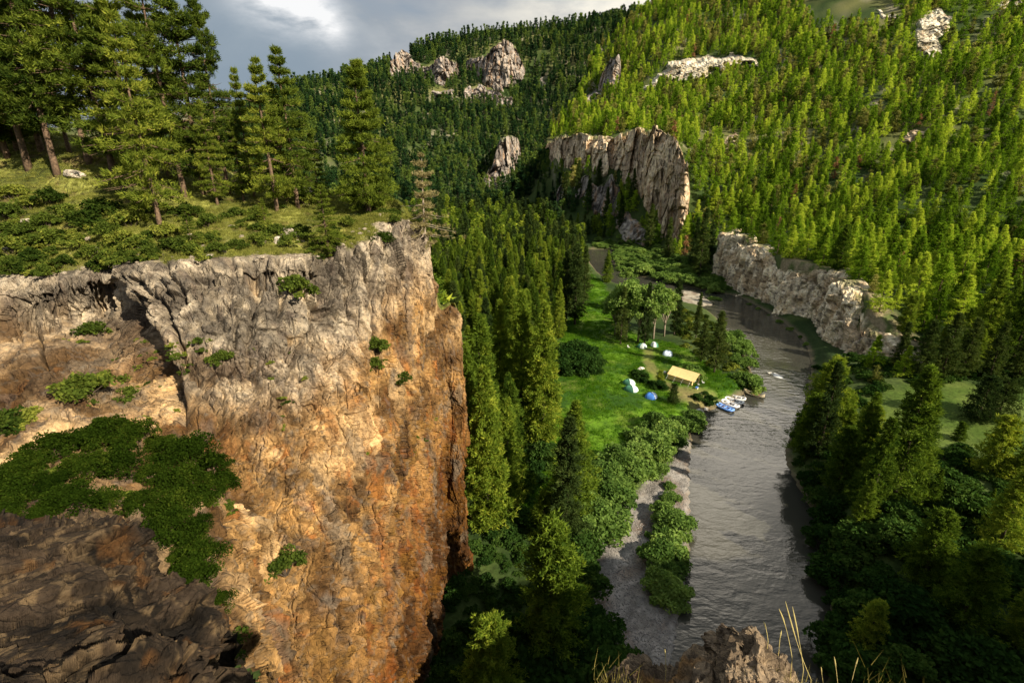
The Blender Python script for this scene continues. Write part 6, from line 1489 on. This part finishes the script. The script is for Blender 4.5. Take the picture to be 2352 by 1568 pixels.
# rubble shelf that carries the front rock, the stalks and the tufts
sh_net = [[B([x_, -3.0, 52.9]), B([x_, -.4, 52.6]), B([x_, 1.2, 52.1+.1*math.sin(x_*3)]), B([x_, 2.1, 51.6-.2*(x_ > 2.2)-.2*(x_ < .8)]), B([x_+.1, 2.5, 50.9]), B([x_+.1, 2.4, 50.5]), B([x_, 1.2, 50.5])] for x_ in (-.6, .2, .9, 1.5, 2.1, 2.7, 3.3, 4.2)]
rock_net('viewpoint_shelf', sh_net, [20]*7, [10, 20, 20, 16, 18, 14], .12, 660, [(0.06, 0.045, 0.03), (0.16, 0.12, 0.08), (0.05, 0.035, 0.02), (0.10, 0.07, 0.03)], 'rubbly rock shelf under the pointed front rock', 'rock ledge', MAT_FRONT, cell=(.35, .35, .2))

# ------------------------------------------------------------------ ground cover nobody could count
def scatter_stuff(name, variants, pos, scl, label, squash=None):
    cl_ = bpy.data.collections.new(name+'_kinds')
    for k, m_ in enumerate(variants): cl_.objects.link(bpy.data.objects.new(name+'_kind', m_))
    n = len(pos); r = np.random.default_rng(11); me = bpy.data.meshes.new(name); me.vertices.add(n); me.vertices.foreach_set('co', np.asarray(pos, np.float32).ravel())
    for nm, dt, val in (('scl', 'FLOAT', scl), ('rotz', 'FLOAT', r.uniform(0, 6.28, n)), ('pick', 'INT', r.integers(0, len(variants), n))):
        a = me.attributes.new(nm, dt, 'POINT'); a.data.foreach_set('value', np.asarray(val, np.int32 if dt == 'INT' else np.float32))
    ob = link(name, me); ng = bpy.data.node_groups.new(name, 'GeometryNodeTree')
    ng.interface.new_socket('Geometry', in_out='INPUT', socket_type='NodeSocketGeometry'); ng.interface.new_socket('Geometry', in_out='OUTPUT', socket_type='NodeSocketGeometry')
    N_ = ng.nodes; L_ = ng.links; gi = N_.new('NodeGroupInput'); go = N_.new('NodeGroupOutput'); iop = N_.new('GeometryNodeInstanceOnPoints')
    ci = N_.new('GeometryNodeCollectionInfo'); ci.inputs['Collection'].default_value = cl_; ci.inputs['Separate Children'].default_value = True; ci.inputs['Reset Children'].default_value = True
    def att(nm, dt):
        q = N_.new('GeometryNodeInputNamedAttribute'); q.data_type = dt; q.inputs['Name'].default_value = nm; return q.outputs['Attribute']
    cr = N_.new('ShaderNodeCombineXYZ'); L_.new(att('rotz', 'FLOAT'), cr.inputs[2])
    L_.new(gi.outputs[0], iop.inputs['Points']); L_.new(ci.outputs[0], iop.inputs['Instance']); iop.inputs['Pick Instance'].default_value = True
    L_.new(att('pick', 'INT'), iop.inputs['Instance Index']); L_.new(cr.outputs[0], iop.inputs['Rotation']); L_.new(att('scl', 'FLOAT'), iop.inputs['Scale']); L_.new(iop.outputs[0], go.inputs[0])
    ob.modifiers.new('cover', 'NODES').node_group = ng
    return tag(ob, label, None, None, 'stuff')
def tuft_mesh(name, mat, seed, n, h, spread, w_=.05, splay=.4):
    r = np.random.default_rng(seed); C_ = np.stack([r.normal(0, spread, n), r.normal(0, spread, n), np.full(n, -.03)], 1); D_ = unit(np.stack([r.normal(0, splay, n), r.normal(0, splay, n), np.ones(n)], 1))
    V_, F_ = blades(C_, D_, h*r.uniform(.4, 1.1, n), np.full(n, w_), r); return mesh_np(name, V_, F_, [mat])
F_GT = foliage('terrace_grass_blades', (0.09, 0.10, 0.02), (0.22, 0.24, 0.05), (0.38, 0.36, 0.10), .35, 3, .6)
F_GM = foliage('meadow_grass_blades', (0.025, 0.085, 0.006), (0.07, 0.18, 0.010), (0.15, 0.27, 0.02), .35, 3, .7)
# turf on the terrace
rr = np.random.default_rng(21); pts = []; sc_ = []
sh_pts = []; sh_sc = []
low_r, low_c = shp; idx = rr.integers(0, low_r*low_c, 60000); rt, ct_ = rowt[idx], colt[idx]
m_ = (rt > 1.2) & (rt < 3.0) & (ct_ > .2) & (ct_ < 10.8); idx = idx[m_]
pg = Pd[idx]; ug, vg, fg = project(pg)
keepg = tw2[idx] > .3; a_ = pg[keepg][:17000]
scatter_stuff('terrace_grass', [tuft_mesh('turf_tuft', F_GT, 30+i, 60, .24, .18, .022) for i in range(3)], a_, rr.uniform(.6, 1.3, len(a_)), 'dry yellow green grass over the clifftop terrace')
K_LOW = [bush_mesh('low_cover', F_SHR, 900+i, .55, .55, .34, nl=12, per=46, ls=.06)[0] for i in range(3)]
idx = rr.integers(0, low_r*low_c, 60000); rt, ct_ = rowt[idx], colt[idx]; pg = Pd[idx]
dn_ = sstep(1.9, 2.6, rt)*sstep(11, 8, ct_)*sstep(-.05, .3, fbm(pg/2.2, 3, 950)+np.interp(ct_, [0, 3, 6, 10], [.22, .12, -.05, -.12]))
m_ = (rt > 1.6) & (rt < 3.02) & (rr.uniform(size=len(idx)) < dn_*.5); pg = pg[m_][:330]
scatter_stuff('terrace_undergrowth', K_LOW, pg, rr.uniform(.6, 1.5, len(pg)), 'low leafy undergrowth creeping over the clifftop terrace')
# weeds in the wall and on the stony slope below the band
idx = rr.integers(0, low_r*low_c, 40000); rt, ct_ = rowt[idx], colt[idx]; pg = Pd[idx]
dn_ = sstep(-.05, .25, fbm(pg/2.5+5, 3, 951))*np.where(ct_ < 5.2, 1.0, .10)
m_ = (rt > 5.2) & (rt < 7.6) & (ct_ > .5) & (ct_ < 11) & (rr.uniform(size=len(idx)) < dn_*.06); pg = pg[m_]
scatter_stuff('slope_weeds', K_LOW, pg-np.array([0, 0, .12]), rr.uniform(.3, .85, len(pg)), 'scattered weeds on the stony slope of the cliff')
# stones along the lip and on the turf
STL = [stone_mesh('scree', 70+i, MAT_NEAR, 1, .8, .6, 3, .3, ((0.22, 0.19, 0.15), (0.48, 0.42, 0.33))) for i in range(3)]
idx = rr.integers(0, low_r*low_c, 40000); rt, ct_ = rowt[idx], colt[idx]; pg = Pd[idx]
m_ = (rt > 2.3) & (rt < 3.05) & (ct_ < 11) & (rr.uniform(size=len(idx)) < sstep(2.3, 3.0, rt)*.12); pg = pg[m_]
scatter_stuff('lip_rubble', STL, pg, rr.uniform(.05, .24, len(pg))*1.2, 'small broken stones littering the lip of the cliff')
# meadow grass
mx = rr.uniform(-25, 80, 60000); my = rr.uniform(60, 290, 60000)
sdm = poly_sd(meadow, mx, my); cmp_ = poly_sd(camp, mx, my); rv = poly_sd(riv_s, mx, my)
m_ = (sdm < 1) & (rv > 1.5) & (cmp_ > 0) & (fbm(V2(mx, my)/6, 3, 960)+.55*rr.uniform(-1, 1, len(mx)) > -.05)
for a, b in zip(path1[:-1], path1[1:]):
    e = b-a; tt = np.clip(((mx-a[0])*e[0]+(my-a[1])*e[1])/(e@e), 0, 1); m_ &= np.hypot(mx-a[0]-tt*e[0], my-a[1]-tt*e[1]) > 1.8
mx, my = mx[m_][:9000], my[m_][:9000]
scatter_stuff('meadow_grass', [tuft_mesh('meadow_tuft', F_GM, 36+i, 46, .42, .38, .07, .5) for i in range(3)], np.stack([mx, my, gz(mx, my)], 1), rr.uniform(.5, 1.5, len(mx)), 'uneven bright green meadow grass around the camp')
# gravel stones
gxr = rr.uniform(5, 45, 30000); gyr = rr.uniform(30, 110, 30000); m_ = poly_sd(gravel, gxr, gyr) < .3; gxr, gyr = gxr[m_][:6000], gyr[m_][:6000]
STG = [stone_mesh('cobble', 80+i, MAT_NEAR, 1, .8, .5, 2, .25, ((0.12, 0.115, 0.11), (0.36, 0.35, 0.34))) for i in range(3)]
scatter_stuff('gravel', STG, np.stack([gxr, gyr, gz(gxr, gyr)], 1), rr.uniform(.05, .17, len(gxr)), 'grey cobbles and gravel of the bar beside the river')
# willow and brush thicket cover
bx = rr.uniform(-60, 170, 60000); by = rr.uniform(20, 330, 60000); bz = gz(bx, by); ub, vb, fb = project(np.stack([bx, by, bz], 1))
rv = poly_sd(riv_s, bx, by)
zA = inpoly_px([np.array([(1340, 548), (1420, 545), (1500, 562), (1560, 590), (1640, 635), (1680, 668), (1640, 700), (1600, 665), (1545, 660), (1440, 628), (1405, 600)], float)], ub, vb) & (rv > 1.0) & (bz < 7)
pa = np.stack([bx, by, bz-.3], 1)[zA][:420]
K_FW = [bush_mesh('far_willow', F_WIL, 930+i, 2.6, 2.4, 2.4, nl=22, per=46, ls=.30)[0] for i in range(3)]
scatter_stuff('willow_thicket', K_FW, pa, rr.uniform(.55, 1.15, len(pa)), 'dense light green willow thicket inside the far bend')
zB = (rv > 1.2) & (bx > 25) & (bx < 115) & (by < 128) & (poly_sd(terrace, bx, by) > 0) & (poly_sd(meadow, bx, by) > 2) & (poly_sd(gravel, bx, by) > 1) & (bx > np.interp(by, [30, 70, 90, 110, 128], [34, 48, 56, 62, 70])) & (bz < 12)
pb = np.stack([bx, by, bz-.35], 1)[zB][:900]
zD = (rv > 1.5) & inpoly_px([np.array([(1560, 705), (1640, 735), (1700, 800), (1735, 890), (1690, 850), (1640, 850), (1560, 790), (1540, 740)], float)], ub, vb)
pd2 = np.stack([bx, by, bz-.3], 1)[zD][:130]; K_FD = [bush_mesh('grove_brush', F_SHR, 970+i, 2.0, 1.9, 1.6, nl=20, per=50, ls=.22)[0] for i in range(2)]
scatter_stuff('grove_undergrowth', K_FD, pd2, rr.uniform(.35, .9, len(pd2)), 'leafy undergrowth between the camp grove and the river')
K_FB = [bush_mesh('brush', F_WD, 940+i, 2.2, 2.0, 1.9, nl=20, per=50, ls=.24)[0] for i in range(3)]
scatter_stuff('bank_brush', K_FB, pb, rr.uniform(.4, 1.0, len(pb)), 'dark leafy brush covering the right bank below the terrace')
zC = (rv > 3) & (bx > -9) & (bx < 22) & (by > 35) & (by < 130) & (poly_sd(meadow, bx, by) > 0) & (poly_sd(gravel, bx, by) > 1.5)
pc_ = np.stack([bx, by, bz-.35], 1)[zC][:420]
scatter_stuff('understory_brush', K_FB, pc_, rr.uniform(.35, .85, len(pc_)), 'leafy understory between the cliff foot and the gravel bar')

# ------------------------------------------------------------------ labels that single out members of the large groups
LM = {'the long cream slab': (1610, 160), 'the bright scree patch': (2140, 80), 'the small tan patch': (2100, 315), 'the dead rusty pines': None, 'the broad tan cliff band': (1560, 430), 'the river cliff rim': (1760, 600),
      'the spreading pine above the river cliff': (1925, 560), 'the terrace meadow': (2200, 930), 'the upper right corner': (2352, 0), 'the two dark round firs': (2265, 915), 'the right border': (2352, 480), 'the large full bank fir': (2050, 990),
      'the gravel bar': (1450, 1250), 'the rock buttress': (1040, 800), 'the meadow edge firs': (1215, 820), 'the tiny far meadow': (1090, 560), 'the black fir clump': (1320, 650), 'the glowing broad fir': (1262, 1350), 'the camp tents': (1500, 860),
      'the far river reach': (1380, 600), 'the pale cut bank': (1850, 1120), 'the blue dome tent': (1495, 905), 'the lower right corner': (2352, 1568), 'the stone fin': (770, 620), 'the leaning front pine': (368, 480), 'the pale boulder on grass': (172, 402),
      'the lone corner pine': (847, 480), 'the left border of the terrace': (0, 540), 'the gully head': (250, 600), 'the twin pines': (660, 480), 'the rock ledge corner': (150, 1200), 'the gully foot': (500, 1060), 'the ledge rim': (470, 1290)}
LM = {k: v for k, v in LM.items() if v}
ORD = ['nearest', 'second nearest', 'third nearest', 'fourth nearest', 'fifth nearest', 'sixth nearest', 'seventh nearest', 'eighth nearest', 'ninth nearest', 'tenth nearest']
SHORT = {'pines near the right border': 'green pine', 'brush along the shaded right bank': 'bank bush', 'junipers matted together on the ledge': 'ledge juniper', 'firs at the foot of the cliff': 'shaded fir', 'low shrubs along the clifftop terrace': 'terrace shrub',
         'willows between the meadow and the gravel bar': 'grey green willow', 'young pines of the sunlit slope': 'slope pine', 'pines above the river cliff': 'rim pine', 'conifers above the terrace meadow': 'slope conifer', 'conifers in the lower right shade': 'shaded conifer',
         'dead pines on the right slope': 'rusty dead pine', 'firs between the buttress and the meadow': 'crowded fir', 'firs of the upper valley wood': 'valley fir', 'firs on the distant valley floor': 'distant fir', 'willows on the strip between the gravel bar and the river': 'strip willow',
         'willows along the river side of the camp': 'camp willow', 'willow thicket on the flat inside the far bend': 'far bend willow', 'dark round thicket at the left edge of the meadow': 'thicket bush', 'shaded thicket under the firs near the gravel bar': 'shaded bush',
         'low scrub around the tents': 'scrub bush', 'low green shrubs at the foot of the river cliff': 'cliff foot shrub'}
SECT = ['right of', 'up and right of', 'straight above', 'up and left of', 'left of', 'down and left of', 'straight below', 'down and right of']
from collections import defaultdict
bins = defaultdict(list)
for o in [o for o in COL.objects if o.parent is None and o.get('group') in SHORT]:
    U_, V_, F_ = project(np.array(o.location)+np.array([0, 0, 1.0])); U_, V_ = float(U_), float(V_)
    best = min(LM, key=lambda k: math.hypot(U_-LM[k][0], V_-LM[k][1])); dx, dy = U_-LM[best][0], LM[best][1]-V_
    sct = int(round(math.atan2(dy, dx)/(math.pi/4))) % 8; h_ = o.scale[2]
    bins[(o['group'], best, sct)].append((math.hypot(dx, dy), o))
_u = 'first second third fourth fifth sixth seventh eighth ninth'.split()
_o = ['']+_u[1:]+'tenth eleventh twelfth thirteenth fourteenth fifteenth sixteenth seventeenth eighteenth nineteenth twentieth'.split()+['twenty-'+q for q in _u]+['thirtieth']+['thirty-'+q for q in _u]+['fortieth']
ORD = [(q+' nearest').strip() for q in _o]
for (g_, lm_, sct), L_ in bins.items():
    L_.sort(key=lambda q: q[0])
    for k, (_d, o) in enumerate(L_):
        pre = ORD[k] if k < len(ORD) else 'far'
        o['label'] = f"{pre} {SHORT[g_]} {SECT[sct]} {lm_}"
